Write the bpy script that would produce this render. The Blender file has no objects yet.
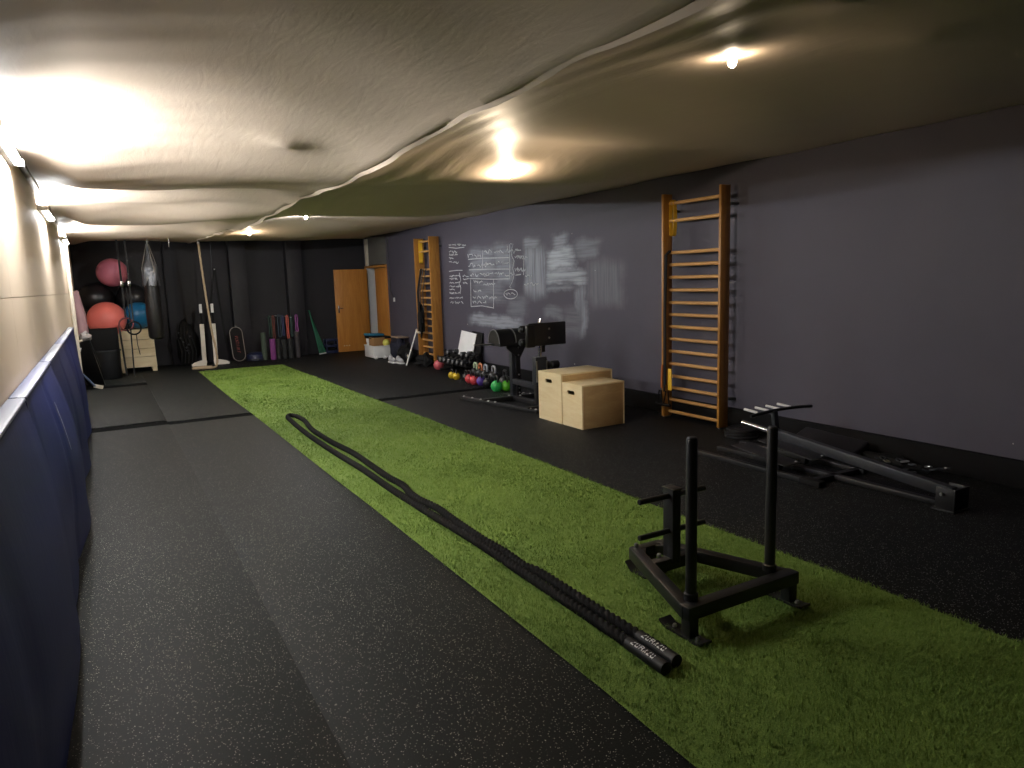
import bpy, bmesh, math, random
import numpy as np
from mathutils import Vector, Matrix, Euler
random.seed(7); rng = np.random.default_rng(5)
SC = bpy.context.scene
COL = SC.collection
PI = math.pi
V = Vector

# ------------------------------------------------------------------ mesh builder
class MB:
    def __init__(self):
        self.bm = bmesh.new()
    def _xf(self, verts, M):
        for v in verts: v.co = M @ v.co
    def box(self, c, s, rot=None, bev=0.0, seg=2, top=1.0):
        r = bmesh.ops.create_cube(self.bm, size=1.0)
        vs = r['verts']
        for v in vs:
            k = top if v.co.z > 0 else 1.0
            v.co = V((v.co.x*s[0]*k, v.co.y*s[1]*k, v.co.z*s[2]))
        if bev > 0:
            es = list({e for v in vs for e in v.link_edges})
            rb = bmesh.ops.bevel(self.bm, geom=es, offset=bev, segments=seg, affect='EDGES', profile=.5)
            vs = list({v for f in rb['faces'] for v in f.verts} | {v for v in vs if v.is_valid})
        M = Matrix.Translation(V(c))
        if rot is not None:
            M = M @ (Euler(rot).to_matrix().to_4x4() if not isinstance(rot, Matrix) else rot.to_4x4())
        self._xf(vs, M); return self
    def span(self, a, b, bev=0.0):                      # axis-aligned box between two corners
        a, b = V(a), V(b)
        return self.box((a+b)/2, [abs(b[i]-a[i]) for i in range(3)], bev=bev)
    def beam(self, p0, p1, w, h, bev=0.004, up=(0,0,1)):
        p0, p1 = V(p0), V(p1); d = (p1-p0); L = d.length; y = d/L
        x = y.cross(V(up)); x.normalize(); z = x.cross(y)
        R = Matrix((x, y, z)).transposed()
        return self.box((p0+p1)/2, (w, L, h), rot=R, bev=bev)
    def tube(self, pts, r, n=10, closed=False, cap=True, rfun=None):
        pts = [V(p) for p in pts]; m = len(pts)
        rs = r if isinstance(r, (list, tuple)) else [r]*m
        t0 = (pts[1]-pts[0]).normalized()
        a = V((0,0,1)) if abs(t0.z) < .9 else V((1,0,0))
        u = t0.cross(a).normalized(); rings = []
        for i, p in enumerate(pts):
            if closed: t = (pts[(i+1) % m]-pts[i-1]).normalized()
            else: t = (pts[min(i+1, m-1)]-pts[max(i-1, 0)]).normalized()
            u = (u - t*u.dot(t)).normalized(); w = t.cross(u)
            ring = []
            for k in range(n):
                th = 2*PI*k/n; rr = rs[i]*(rfun(i, th) if rfun else 1)
                ring.append(self.bm.verts.new(p + u*rr*math.cos(th) + w*rr*math.sin(th)))
            rings.append(ring)
        for i in range(m if closed else m-1):
            A, B = rings[i], rings[(i+1) % m]
            for k in range(n):
                self.bm.faces.new((A[k], A[(k+1) % n], B[(k+1) % n], B[k]))
        if cap and not closed:
            self.bm.faces.new(rings[0][::-1]); self.bm.faces.new(rings[-1])
        return self
    def cyl(self, p0, p1, r, n=16, r2=None):
        return self.tube([p0, p1], [r, r if r2 is None else r2], n)
    def rod(self, p0, p1, r, n=14, e=0.003):            # cylinder with softened ends
        p0, p1 = V(p0), V(p1); d = (p1-p0).normalized()*e
        return self.tube([p0, p0+d, p1-d, p1], [r-e, r, r, r-e], n)
    def lathe(self, prof, c=(0,0,0), n=24, rot=None):
        M = Matrix.Translation(V(c))
        if rot is not None: M = M @ Euler(rot).to_matrix().to_4x4()
        rings = []
        for (r, z) in prof:
            if r < 1e-5: rings.append([self.bm.verts.new(M @ V((0,0,z)))])
            else: rings.append([self.bm.verts.new(M @ V((r*math.cos(2*PI*k/n), r*math.sin(2*PI*k/n), z))) for k in range(n)])
        for A, B in zip(rings[:-1], rings[1:]):
            for k in range(n):
                k2 = (k+1) % n
                if len(A) == 1 and len(B) == 1: continue
                if len(A) == 1: self.bm.faces.new((A[0], B[k2], B[k]))
                elif len(B) == 1: self.bm.faces.new((A[k], A[k2], B[0]))
                else: self.bm.faces.new((A[k], A[k2], B[k2], B[k]))
        return self
    def ball(self, c, r, sc=(1,1,1), u=28, v=16):
        ret = bmesh.ops.create_uvsphere(self.bm, u_segments=u, v_segments=v, radius=r)
        self._xf(ret['verts'], Matrix.Translation(V(c)) @ Matrix.Diagonal(V((*sc, 1))))
        return self
    def prism(self, poly, vec):                         # 3-D polygon pushed along vec
        vec = V(vec); A = [self.bm.verts.new(V(p)) for p in poly]; B = [self.bm.verts.new(V(p)+vec) for p in poly]
        n = len(A); self.bm.faces.new(A[::-1]); self.bm.faces.new(B)
        for k in range(n): self.bm.faces.new((A[k], A[(k+1) % n], B[(k+1) % n], B[k]))
        return self
    def holed(self, outer, inner, vec):                 # plate with a hole (same vertex count)
        vec = V(vec); n = len(outer); g = self.bm.verts.new
        a = [g(V(p)) for p in outer]; b = [g(V(p)) for p in inner]
        A = [g(V(p)+vec) for p in outer]; B = [g(V(p)+vec) for p in inner]
        for k in range(n):
            j = (k+1) % n; F = self.bm.faces.new
            F((a[k], a[j], b[j], b[k])); F((A[k], B[k], B[j], A[j]))
            F((a[k], A[k], A[j], a[j])); F((b[k], b[j], B[j], B[k]))
        return self
    def blob(self, c, s, seed=0, amp=.25, u=16, v=10, floor=None):   # lumpy soft heap
        rr = random.Random(seed)
        ret = bmesh.ops.create_uvsphere(self.bm, u_segments=u, v_segments=v, radius=1)
        ph = [rr.uniform(0, 6) for _ in range(6)]
        for q in ret['verts']:
            d = q.co.copy()
            k = 1+amp*(math.sin(5*d.x+ph[0])*math.sin(4*d.y+ph[1])+.6*math.sin(9*d.z+ph[2])*math.sin(7*d.x+ph[3]))
            q.co = V((c[0]+d.x*s[0]*k, c[1]+d.y*s[1]*k, c[2]+d.z*s[2]*k))
            if floor is not None and q.co.z < floor: q.co.z = floor
        return self
    def build(self, name, mat, parent=None, smooth=True, label=None, angle=.7, kind=None):
        bm = self.bm
        bmesh.ops.recalc_face_normals(bm, faces=bm.faces[:])
        root = parent
        while root is not None and root.parent is not None: root = root.parent
        if root is not None: off = -root.location
        else:
            xs = [v.co for v in bm.verts]
            mn = V([min(c[i] for c in xs) for i in range(3)]); mx = V([max(c[i] for c in xs) for i in range(3)])
            off = -V(((mn.x+mx.x)/2, (mn.y+mx.y)/2, mn.z))
        bmesh.ops.translate(bm, verts=bm.verts[:], vec=off)
        me = bpy.data.meshes.new(name)
        if smooth:
            for f in bm.faces: f.smooth = True
            for e in bm.edges:
                if len(e.link_faces) == 2 and e.calc_face_angle(0) > angle: e.smooth = False
        bm.to_mesh(me); bm.free()
        me.materials.append(mat)
        o = bpy.data.objects.new(name, me); COL.objects.link(o)
        if parent is not None: o.parent = parent
        else: o.location = -off
        if label: o['label'] = label
        if kind: o['kind'] = kind
        return o

def thing(name, label, cat, loc, group=None):
    o = bpy.data.objects.new(name, None); COL.objects.link(o)
    o.location = loc; o.empty_display_size = .1
    o['label'] = label; o['category'] = cat
    if group: o['group'] = group
    return o
def tag(o, label, cat, group=None, kind=None):
    o['label'] = label; o['category'] = cat
    if group: o['group'] = group
    if kind: o['kind'] = kind
    return o
def struct(o, label=None):
    o['kind'] = 'structure'
    if label: o['label'] = label
    return o

# ------------------------------------------------------------------ materials
MATS = {}
def newmat(name):
    m = bpy.data.materials.new(name); m.use_nodes = True
    nt = m.node_tree; b = nt.nodes['Principled BSDF']
    MATS[name] = m
    return m, nt, b
def N(nt, t, **k):
    n = nt.nodes.new(t)
    for a, v in k.items(): setattr(n, a, v)
    return n
def math_(nt, op, a, b=None, c=None, clamp=False):
    n = N(nt, 'ShaderNodeMath', operation=op, use_clamp=clamp)
    for i, x in enumerate((a, b, c)):
        if x is None: continue
        if isinstance(x, (int, float)): n.inputs[i].default_value = x
        else: nt.links.new(x, n.inputs[i])
    return n.outputs[0]
def mix(nt, f, a, b):
    n = N(nt, 'ShaderNodeMix', data_type='RGBA')
    if isinstance(f, (int, float)): n.inputs[0].default_value = f
    else: nt.links.new(f, n.inputs[0])
    for i, x in ((6, a), (7, b)):
        if isinstance(x, (tuple, list)): n.inputs[i].default_value = (*x[:3], 1)
        else: nt.links.new(x, n.inputs[i])
    return n.outputs[2]
def coords(nt, scale=(1,1,1), loc=(0,0,0), rot=(0,0,0)):
    tc = N(nt, 'ShaderNodeTexCoord'); mp = N(nt, 'ShaderNodeMapping')
    mp.inputs['Scale'].default_value = scale; mp.inputs['Location'].default_value = loc; mp.inputs['Rotation'].default_value = rot
    nt.links.new(tc.outputs['Object'], mp.inputs['Vector'])
    return mp.outputs[0]
def noise(nt, vec, scale, detail=3, rough=.55, dist=0):
    n = N(nt, 'ShaderNodeTexNoise'); n.inputs['Scale'].default_value = scale
    n.inputs['Detail'].default_value = detail; n.inputs['Roughness'].default_value = rough; n.inputs['Distortion'].default_value = dist
    nt.links.new(vec, n.inputs['Vector']); return n.outputs['Fac']
def ramp(nt, f, lo, hi):
    n = N(nt, 'ShaderNodeMapRange', interpolation_type='SMOOTHSTEP'); n.clamp = True
    nt.links.new(f, n.inputs[0]); n.inputs[1].default_value = lo; n.inputs[2].default_value = hi
    return n.outputs[0]
def bump(nt, b, h, strength=.2, dist=.01):
    n = N(nt, 'ShaderNodeBump'); n.inputs['Strength'].default_value = strength; n.inputs['Distance'].default_value = dist
    nt.links.new(h, n.inputs['Height']); nt.links.new(n.outputs[0], b.inputs['Normal'])
def pbr(name, col, rough=.5, metal=0, var=.12, vs=8, bs=0, bst=.15, stretch=(1,1,1), spec=.5, coat=0):
    m, nt, b = newmat(name)
    vec = coords(nt, stretch)
    f = noise(nt, vec, vs)
    c = mix(nt, f, tuple(x*(1-var) for x in col), tuple(min(1, x*(1+var)) for x in col))
    nt.links.new(c, b.inputs['Base Color'])
    b.inputs['Roughness'].default_value = rough; b.inputs['Metallic'].default_value = metal
    b.inputs['Specular IOR Level'].default_value = spec
    if coat: b.inputs['Coat Weight'].default_value = coat
    if bs: bump(nt, b, noise(nt, vec, bs), bst)
    return m
def wood(name, c1, c2, stretch, rough=.45, sc=6, spec=.5):
    m, nt, b = newmat(name)
    vec = coords(nt, stretch)
    f = noise(nt, vec, sc, 5, .6, 1.2); f2 = noise(nt, vec, sc*7, 2)
    k = math_(nt, 'ADD', math_(nt, 'MULTIPLY', f, .8), math_(nt, 'MULTIPLY', f2, .2))
    nt.links.new(mix(nt, ramp(nt, k, .3, .7), c1, c2), b.inputs['Base Color'])
    b.inputs['Roughness'].default_value = rough; b.inputs['Specular IOR Level'].default_value = spec
    bump(nt, b, f2, .05)
    return m
def rubber(name, base, fleck, dens=.13, scale=95, rough=.62):
    m, nt, b = newmat(name)
    vec = coords(nt)
    v = N(nt, 'ShaderNodeTexVoronoi'); v.inputs['Scale'].default_value = scale; nt.links.new(vec, v.inputs['Vector'])
    sep = N(nt, 'ShaderNodeSeparateColor'); nt.links.new(v.outputs['Color'], sep.inputs[0])
    pick = math_(nt, 'LESS_THAN', sep.outputs[0], dens)
    core = math_(nt, 'LESS_THAN', v.outputs['Distance'], .38)
    f = math_(nt, 'MULTIPLY', pick, core)
    bright = math_(nt, 'MULTIPLY', f, sep.outputs[1])
    big = noise(nt, vec, 1.1, 4)
    bc = mix(nt, big, tuple(x*.85 for x in base), tuple(x*1.15 for x in base))
    nt.links.new(mix(nt, bright, bc, fleck), b.inputs['Base Color'])
    b.inputs['Roughness'].default_value = rough; b.inputs['Specular IOR Level'].default_value = .12
    bump(nt, b, noise(nt, vec, 220, 2), .25, .004)
    return m
def emit(name, col, strength):
    m, nt, b = newmat(name)
    b.inputs['Base Color'].default_value = (*col, 1)
    b.inputs['Emission Color'].default_value = (*col, 1); b.inputs['Emission Strength'].default_value = strength
    return m
EXPOSURE = 0.0
WARM_ = (1,.79,.56)
LAMPS = [(2.62, 2.48, .026, WARM_, 330, 'nearest warm bulb under the ceiling cloth, above the weight sled'),
         (2.92, 5.08, .026, WARM_, 2300, 'second warm bulb from the camera, at a drawn down point of the cloth'),
         (2.85, 11.2, .06, (.95,.97,1), 7500, 'small neutral white bulb behind the low fold of the ceiling cloth'),
         (2.42, 13.5, .026, WARM_, 2000, 'farthest warm bulb, in front of the black back wall')]
TUBES = [(4.30, 5.60, 2.42, 620, 'nearest fluorescent tube on the cream left wall'),
         (7.95, 9.10, 2.37, 430, 'middle fluorescent tube on the cream left wall'),
         (12.3, 13.5, 2.37, 400, 'farthest fluorescent tube near the black back wall')]
CHALK= [[(11.287,1.953),(10.725,1.952),(9.842,1.926)],[(11.274,1.774),(10.579,1.768),(9.854,1.749)],[(11.269,1.624),(10.487,1.602),(9.863,1.598)],[(10.742,2.08),(10.766,1.785)],[(9.83,2.127),(9.863,1.598)],[(11.23,1.606),(11.254,1.14)],[(11.254,1.14),(10.843,1.16),(10.417,1.131)],[(10.394,1.594),(10.427,1.143)],[(9.805,2.137),(9.722,2.126),(9.789,2.022),(9.771,1.941),(9.705,1.87),(9.759,1.757),(9.718,1.665),(9.771,1.562),(9.872,1.47),(9.825,1.458)],[(9.627,2.026),(9.491,2.024)],[(9.672,1.652),(9.512,1.66)],[(12.063,2.198),(11.749,2.168),(11.432,2.17)],[(12.095,1.768),(11.787,1.779),(11.541,1.773)],[(11.668,1.731),(11.619,1.598),(11.698,1.546),(11.631,1.466),(11.672,1.36)],[(9.635,1.361),(9.652,1.332),(9.699,1.308),(9.768,1.292),(9.85,1.285),(9.932,1.29),(10.002,1.306),(10.048,1.33),(10.063,1.359),(10.044,1.389),(9.995,1.413),(9.923,1.429),(9.841,1.435),(9.76,1.429),(9.692,1.413),(9.649,1.389),(9.635,1.361)],[(9.632,1.942),(9.417,1.932),(9.433,1.648)],[(12.058,2.247),(12.044,2.233),(12.02,2.246),(11.995,2.23),(11.971,2.244),(11.955,2.236)],[(11.909,2.237),(11.894,2.236),(11.862,2.239),(11.834,2.232),(11.821,2.227),(11.794,2.245),(11.784,2.221),(11.761,2.226)],[(11.705,2.236),(11.676,2.232),(11.646,2.213),(11.629,2.243),(11.616,2.207),(11.594,2.22),(11.575,2.224),(11.555,2.23)],[(11.511,2.213),(11.481,2.205),(11.448,2.21),(11.434,2.202),(11.403,2.198),(11.379,2.205),(11.364,2.199)],[(12.059,2.118),(12.035,2.117),(12.016,2.132),(11.987,2.132),(11.97,2.116)],[(11.935,2.128),(11.912,2.117),(11.887,2.091),(11.866,2.09),(11.846,2.123),(11.824,2.124),(11.811,2.109),(11.788,2.117),(11.779,2.091),(11.763,2.087),(11.734,2.107)],[(12.065,2.055),(12.038,2.083),(12.01,2.055),(11.994,2.061),(11.97,2.049),(11.948,2.073),(11.932,2.069),(11.908,2.044),(11.889,2.066),(11.866,2.074)],[(11.831,2.052),(11.814,2.051),(11.786,2.075),(11.777,2.05),(11.747,2.064),(11.729,2.051),(11.712,2.059)],[(12.069,2.014),(12.042,2.019),(12.019,1.985),(11.991,2.015),(11.973,1.995),(11.955,2.007),(11.933,1.994),(11.92,1.995),(11.891,1.991)],[(12.077,1.945),(12.051,1.939),(12.029,1.936),(12.002,1.944),(11.974,1.933),(11.947,1.922)],[(11.905,1.918),(11.878,1.928),(11.864,1.93),(11.838,1.93),(11.822,1.924),(11.803,1.923),(11.774,1.932),(11.766,1.902),(11.739,1.9),(11.72,1.901),(11.69,1.926)],[(12.085,1.675),(12.05,1.683),(12.018,1.669),(11.987,1.664),(11.969,1.695),(11.958,1.67),(11.932,1.696),(11.901,1.685),(11.888,1.683),(11.873,1.682)],[(11.845,1.685),(11.813,1.676),(11.792,1.691),(11.762,1.681),(11.732,1.686),(11.717,1.678),(11.685,1.692),(11.66,1.66),(11.63,1.664)],[(12.089,1.635),(12.063,1.641),(12.04,1.63),(12.028,1.637),(12.003,1.617),(11.973,1.647),(11.963,1.63),(11.953,1.621),(11.931,1.63),(11.916,1.645),(11.899,1.633)],[(11.869,1.631),(11.854,1.647),(11.832,1.617),(11.808,1.644),(11.791,1.621),(11.77,1.622),(11.759,1.612)],[(12.098,1.556),(12.078,1.556),(12.056,1.573),(12.036,1.556),(12.023,1.566),(12.005,1.548),(11.974,1.567),(11.947,1.551),(11.93,1.563),(11.918,1.55),(11.895,1.547)],[(11.846,1.568),(11.827,1.549),(11.801,1.561),(11.786,1.564),(11.766,1.558),(11.742,1.564),(11.716,1.565),(11.688,1.577),(11.677,1.56),(11.653,1.567)],[(12.104,1.493),(12.081,1.505),(12.059,1.51),(12.038,1.493),(12.009,1.507),(12.0,1.476),(11.974,1.496),(11.951,1.478),(11.934,1.491),(11.905,1.492),(11.874,1.499)],[(11.835,1.484),(11.821,1.487),(11.796,1.487),(11.775,1.494),(11.754,1.478),(11.737,1.508),(11.716,1.477),(11.694,1.495),(11.669,1.504),(11.653,1.504),(11.632,1.499)],[(12.109,1.443),(12.085,1.439),(12.057,1.432),(12.039,1.446),(12.029,1.436),(12.009,1.448),(11.992,1.442),(11.965,1.448),(11.936,1.436),(11.914,1.436),(11.888,1.423)],[(12.115,1.389),(12.088,1.362),(12.056,1.39),(12.03,1.358),(12.006,1.362),(11.992,1.383),(11.978,1.358),(11.949,1.386),(11.928,1.366),(11.918,1.356)],[(11.892,1.376),(11.866,1.388),(11.856,1.36),(11.838,1.378),(11.818,1.366),(11.806,1.379)],[(11.77,1.368),(11.745,1.373),(11.732,1.38),(11.703,1.389),(11.686,1.375),(11.665,1.382)],[(12.127,1.274),(12.099,1.292),(12.075,1.279),(12.047,1.294),(12.024,1.268),(11.998,1.284),(11.984,1.286),(11.967,1.277),(11.943,1.283),(11.929,1.28)],[(11.893,1.288),(11.88,1.284),(11.852,1.281),(11.828,1.29),(11.81,1.299),(11.793,1.276),(11.766,1.302),(11.754,1.285),(11.731,1.291),(11.719,1.296)],[(11.697,1.287),(11.683,1.278),(11.664,1.294),(11.647,1.286),(11.621,1.294),(11.594,1.303),(11.579,1.303),(11.569,1.278)],[(12.102,1.196),(12.07,1.205),(12.029,1.219),(12.003,1.183),(11.967,1.199),(11.947,1.217)],[(11.891,1.225),(11.861,1.184),(11.821,1.209),(11.794,1.199),(11.767,1.181),(11.733,1.214),(11.699,1.205)],[(11.642,1.224),(11.611,1.219),(11.595,1.2),(11.578,1.193),(11.56,1.192)],[(11.539,1.673),(11.512,1.661),(11.499,1.664),(11.475,1.691),(11.458,1.684)],[(11.43,1.68),(11.405,1.666),(11.393,1.66),(11.373,1.657),(11.349,1.663),(11.333,1.661),(11.307,1.658)],[(11.525,1.624),(11.504,1.62),(11.483,1.611),(11.467,1.618),(11.459,1.606),(11.446,1.617),(11.437,1.618),(11.417,1.618)],[(11.394,1.62),(11.38,1.615),(11.361,1.624),(11.352,1.624),(11.332,1.626),(11.316,1.624),(11.304,1.625)],[(11.531,1.561),(11.513,1.551),(11.503,1.539),(11.486,1.555),(11.478,1.542)],[(11.456,1.564),(11.433,1.557),(11.423,1.549),(11.413,1.545),(11.397,1.56),(11.39,1.541),(11.377,1.539),(11.362,1.534)],[(11.308,2.044),(11.284,1.979),(11.25,2.04),(11.218,2.036),(11.179,2.034),(11.139,2.037),(11.107,2.006)],[(11.052,2.022),(11.005,2.002),(10.964,1.971),(10.913,2.026),(10.889,1.988),(10.839,2.02),(10.817,1.97)],[(10.689,2.062),(10.636,2.071),(10.584,2.03),(10.548,2.022),(10.508,2.082),(10.457,2.059),(10.421,2.036)],[(10.341,2.031),(10.297,2.029),(10.261,2.046),(10.236,2.027),(10.213,2.045),(10.166,2.026),(10.14,2.06),(10.091,2.025),(10.04,2.005)],[(9.957,2.019),(9.899,2.066),(9.876,2.004),(9.822,2.036),(9.793,2.026),(9.744,2.042),(9.705,1.981),(9.65,2.043),(9.598,2.043),(9.57,2.034)],[(11.297,1.835),(11.253,1.833),(11.208,1.877),(11.18,1.885),(11.128,1.88),(11.112,1.815),(11.084,1.82),(11.057,1.851),(11.031,1.823)],[(10.949,1.833),(10.902,1.851),(10.86,1.822),(10.831,1.809),(10.792,1.849),(10.766,1.876),(10.74,1.828),(10.705,1.86),(10.664,1.805),(10.617,1.845),(10.569,1.865)],[(10.68,1.837),(10.651,1.872),(10.63,1.885),(10.612,1.839),(10.574,1.842),(10.526,1.857),(10.482,1.86),(10.455,1.833),(10.412,1.832),(10.381,1.842),(10.354,1.827)],[(10.287,1.875),(10.271,1.841),(10.246,1.853),(10.21,1.881),(10.174,1.866)],[(10.112,1.864),(10.083,1.866),(10.065,1.829),(10.041,1.861),(10.021,1.832),(10.002,1.852),(9.974,1.839),(9.942,1.847),(9.911,1.844),(9.878,1.855)],[(11.241,1.685),(11.199,1.663),(11.17,1.697),(11.128,1.711),(11.11,1.679)],[(11.057,1.71),(11.015,1.661),(10.99,1.65),(10.961,1.674),(10.929,1.693)],[(10.866,1.703),(10.835,1.699),(10.811,1.69),(10.773,1.679),(10.748,1.7),(10.723,1.665),(10.69,1.648),(10.648,1.686),(10.631,1.656),(10.593,1.67),(10.555,1.667)],[(10.745,1.699),(10.731,1.681),(10.703,1.696),(10.671,1.677),(10.63,1.695)],[(10.579,1.712),(10.551,1.667),(10.521,1.698),(10.498,1.695),(10.464,1.695),(10.425,1.71),(10.405,1.69)],[(10.351,1.692),(10.322,1.701),(10.302,1.683),(10.284,1.708),(10.254,1.674),(10.233,1.691),(10.216,1.711),(10.194,1.673),(10.16,1.688),(10.139,1.693),(10.112,1.662)],[(10.202,1.647),(10.157,1.685),(10.13,1.687),(10.111,1.688),(10.067,1.698),(10.046,1.69)],[(10.004,1.662),(9.987,1.65),(9.948,1.642),(9.905,1.657),(9.879,1.639),(9.849,1.68),(9.819,1.686),(9.791,1.686),(9.775,1.653),(9.741,1.667)],[(11.117,1.586),(11.088,1.58),(11.074,1.551),(11.039,1.586),(11.007,1.563),(10.985,1.582),(10.967,1.542),(10.946,1.581)],[(10.921,1.544),(10.896,1.544),(10.882,1.569),(10.867,1.564),(10.854,1.561),(10.821,1.58),(10.792,1.563)],[(10.76,1.513),(10.738,1.526),(10.717,1.526),(10.698,1.511),(10.683,1.52),(10.656,1.51),(10.643,1.505),(10.614,1.536),(10.599,1.535),(10.59,1.504),(10.572,1.508)],[(10.549,1.537),(10.533,1.52),(10.516,1.515),(10.5,1.524),(10.479,1.529),(10.458,1.533),(10.441,1.519),(10.419,1.518),(10.397,1.511),(10.373,1.527),(10.35,1.527)],[(11.13,1.43),(11.109,1.402),(11.088,1.406),(11.071,1.391),(11.047,1.413),(11.024,1.395)],[(10.97,1.39),(10.954,1.416),(10.931,1.407),(10.911,1.424),(10.89,1.425),(10.878,1.412),(10.865,1.413),(10.851,1.402)],[(11.169,1.308),(11.141,1.303),(11.116,1.289),(11.077,1.293),(11.056,1.313)],[(11.006,1.276),(10.984,1.302),(10.961,1.325),(10.928,1.309),(10.902,1.306),(10.87,1.282)],[(10.826,1.32),(10.789,1.306),(10.764,1.278),(10.739,1.317),(10.705,1.295),(10.686,1.326),(10.663,1.327),(10.628,1.318),(10.608,1.307)],[(10.561,1.277),(10.537,1.313),(10.508,1.288),(10.469,1.325),(10.436,1.289),(10.415,1.283),(10.393,1.28),(10.361,1.324),(10.333,1.295),(10.296,1.318)],[(11.175,1.242),(11.152,1.199),(11.122,1.233),(11.087,1.237),(11.056,1.204)],[(11.0,1.197),(10.968,1.22),(10.949,1.232),(10.912,1.241),(10.888,1.217),(10.867,1.21),(10.832,1.206)],[(10.785,1.213),(10.75,1.218),(10.726,1.207),(10.706,1.245),(10.686,1.204)],[(9.998,1.377),(9.984,1.36),(9.962,1.34),(9.924,1.385),(9.901,1.366),(9.882,1.374),(9.863,1.349)],[(9.826,1.371),(9.807,1.379),(9.782,1.377),(9.749,1.368),(9.731,1.35),(9.704,1.355)],[(9.678,1.941),(9.661,1.917),(9.617,1.936),(9.583,1.949),(9.541,1.919),(9.519,1.909),(9.472,1.939)],[(9.689,1.756),(9.667,1.711),(9.646,1.742),(9.622,1.752),(9.602,1.723),(9.585,1.705)],[(9.548,1.71),(9.526,1.752),(9.494,1.725),(9.473,1.704),(9.436,1.724),(9.398,1.706),(9.364,1.736)],[(9.6,1.904),(9.567,1.932),(9.542,1.936),(9.521,1.895),(9.478,1.931),(9.457,1.887),(9.423,1.913),(9.392,1.885),(9.354,1.923),(9.315,1.904)],[(9.608,1.77),(9.59,1.744),(9.548,1.72),(9.514,1.751),(9.496,1.759),(9.473,1.713),(9.453,1.713),(9.421,1.746),(9.4,1.71),(9.377,1.736)],[(9.38,1.635),(9.35,1.626),(9.316,1.646),(9.263,1.643),(9.244,1.569),(9.207,1.644)],[(9.421,1.502),(9.396,1.512),(9.371,1.488),(9.332,1.512),(9.296,1.517)],[(9.237,1.526),(9.196,1.534),(9.181,1.515),(9.166,1.491),(9.147,1.495),(9.126,1.497),(9.091,1.526),(9.06,1.506),(9.017,1.519)]]
SMEAR= [(8.45,0.19,2.07,0.13,0.45,0),(8.43,0.33,1.85,0.15,0.75,0),(8.34,0.47,1.6,0.1,0.6,0),(9.21,0.2,2.1,0.09,0.35,0),(9.12,0.27,1.69,0.34,0.4,1),(10.81,0.47,1.88,0.24,0.3,0),(10.07,0.27,1.82,0.3,0.3,0),(10.6,0.56,1.39,0.2,0.2,0),(10.43,0.87,0.92,0.09,0.42,0),(7.79,0.27,1.96,0.12,0.22,0),(7.44,0.37,1.51,0.27,0.15,1),(7.93,0.07,1.15,0.35,0.35,1),(8.48,0.4,1.44,0.03,0.25,0),(8.66,0.23,1.11,0.07,0.2,0),(8.13,0.24,0.98,0.18,0.13,0),(9.65,0.3,1.17,0.17,0.15,0)]
# ------------------------------------------------------------------ the camera
CAM_F, YAW, PITCH, ROLL, CAM_H = 715.3, .516501, .146135, .03127, 1.6
cy, sy, cp, sp = math.cos(YAW), math.sin(YAW), math.cos(PITCH), math.sin(PITCH)
fw = V((sy*cp, cy*cp, -sp)); rt = V((cy, -sy, 0)); dn = fw.cross(rt)
rt2 = rt*math.cos(ROLL)+dn*math.sin(ROLL); dn2 = -rt*math.sin(ROLL)+dn*math.cos(ROLL)
cam = bpy.data.objects.new('camera', bpy.data.cameras.new('camera')); COL.objects.link(cam)
cam.matrix_world = Matrix.Translation((0,0,CAM_H)) @ Matrix((rt2, -dn2, -fw)).transposed().to_4x4()
cam.data.sensor_width = 36; cam.data.lens = CAM_F/1024*36; cam.data.clip_start = .05
SC.camera = cam
SC.view_settings.view_transform = 'Standard'; SC.view_settings.look = 'None'
SC.view_settings.gamma = 1; SC.view_settings.use_curve_mapping = False
SC.view_settings.exposure = EXPOSURE
w = bpy.data.worlds.new('world'); SC.world = w; w.use_nodes = True
w.node_tree.nodes['Background'].inputs[0].default_value = (.6,.7,1,1)
w.node_tree.nodes['Background'].inputs[1].default_value = .0

# ------------------------------------------------------------------ shared materials
BLACK = pbr('black_powder_coat', (.008,.008,.009), .42, bs=300, bst=.08)
MATT = pbr('matt_black', (.0045,.0045,.005), .8, spec=.25)
VINYL = pbr('black_vinyl', (.008,.008,.009), .38, bs=40, bst=.1)
STRAP = pbr('black_webbing', (.008,.008,.009), .85, bs=400, bst=.3)
CHROME = pbr('chrome', (.75,.75,.77), .18, 1)
STEEL = pbr('zinc_bolt', (.6,.6,.6), .3, 1)
GREYST = pbr('dark_grey_steel', (.03,.034,.042), .42, .3)
WHITE = pbr('white_plastic', (.75,.75,.74), .45)
CREAMP = pbr('cream_paint', (.62,.56,.46), .6)
NAVY = pbr('navy_plastic', (.012,.018,.06), .45)
PINE = wood('pale_pine', (.74,.60,.36), (.84,.72,.48), (.4,3,3), sc=4)
BARW = wood('orange_varnished_wood', (.30,.125,.022), (.46,.215,.045), (5,5,.5), .38, sc=5)
RUNGW = wood('rung_wood', (.47,.24,.075), (.62,.36,.13), (5,.6,5), .4, sc=6)
PLY = wood('birch_plywood_lit', (.82,.65,.36), (.90,.76,.48), (1.2,1.2,5), .5, sc=2.2)  # side and top faces, paler because their light is put into the colour
PLY_SHADED = wood('birch_plywood_shaded', (.45,.295,.13), (.56,.39,.19), (1,1,4), .5, sc=2.4)  # same plywood darkened, shade of the less lit faces put into the colour
DOORW = wood('door_veneer', (.40,.165,.03), (.52,.235,.05), (4,4,.35), .4, sc=4)

# ------------------------------------------------------------------ room shell
XL, XR, YB, YF = -.41, 5.62, 16.9, -2.6
base_m = pbr('bare_dark_floor', (.003,.003,.0035), .95, spec=.05)
struct(MB().span((XL-.2, YF-.2, -.12), (XR+1.4, YB+.2, -.012)).build('floor', base_m))

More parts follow.
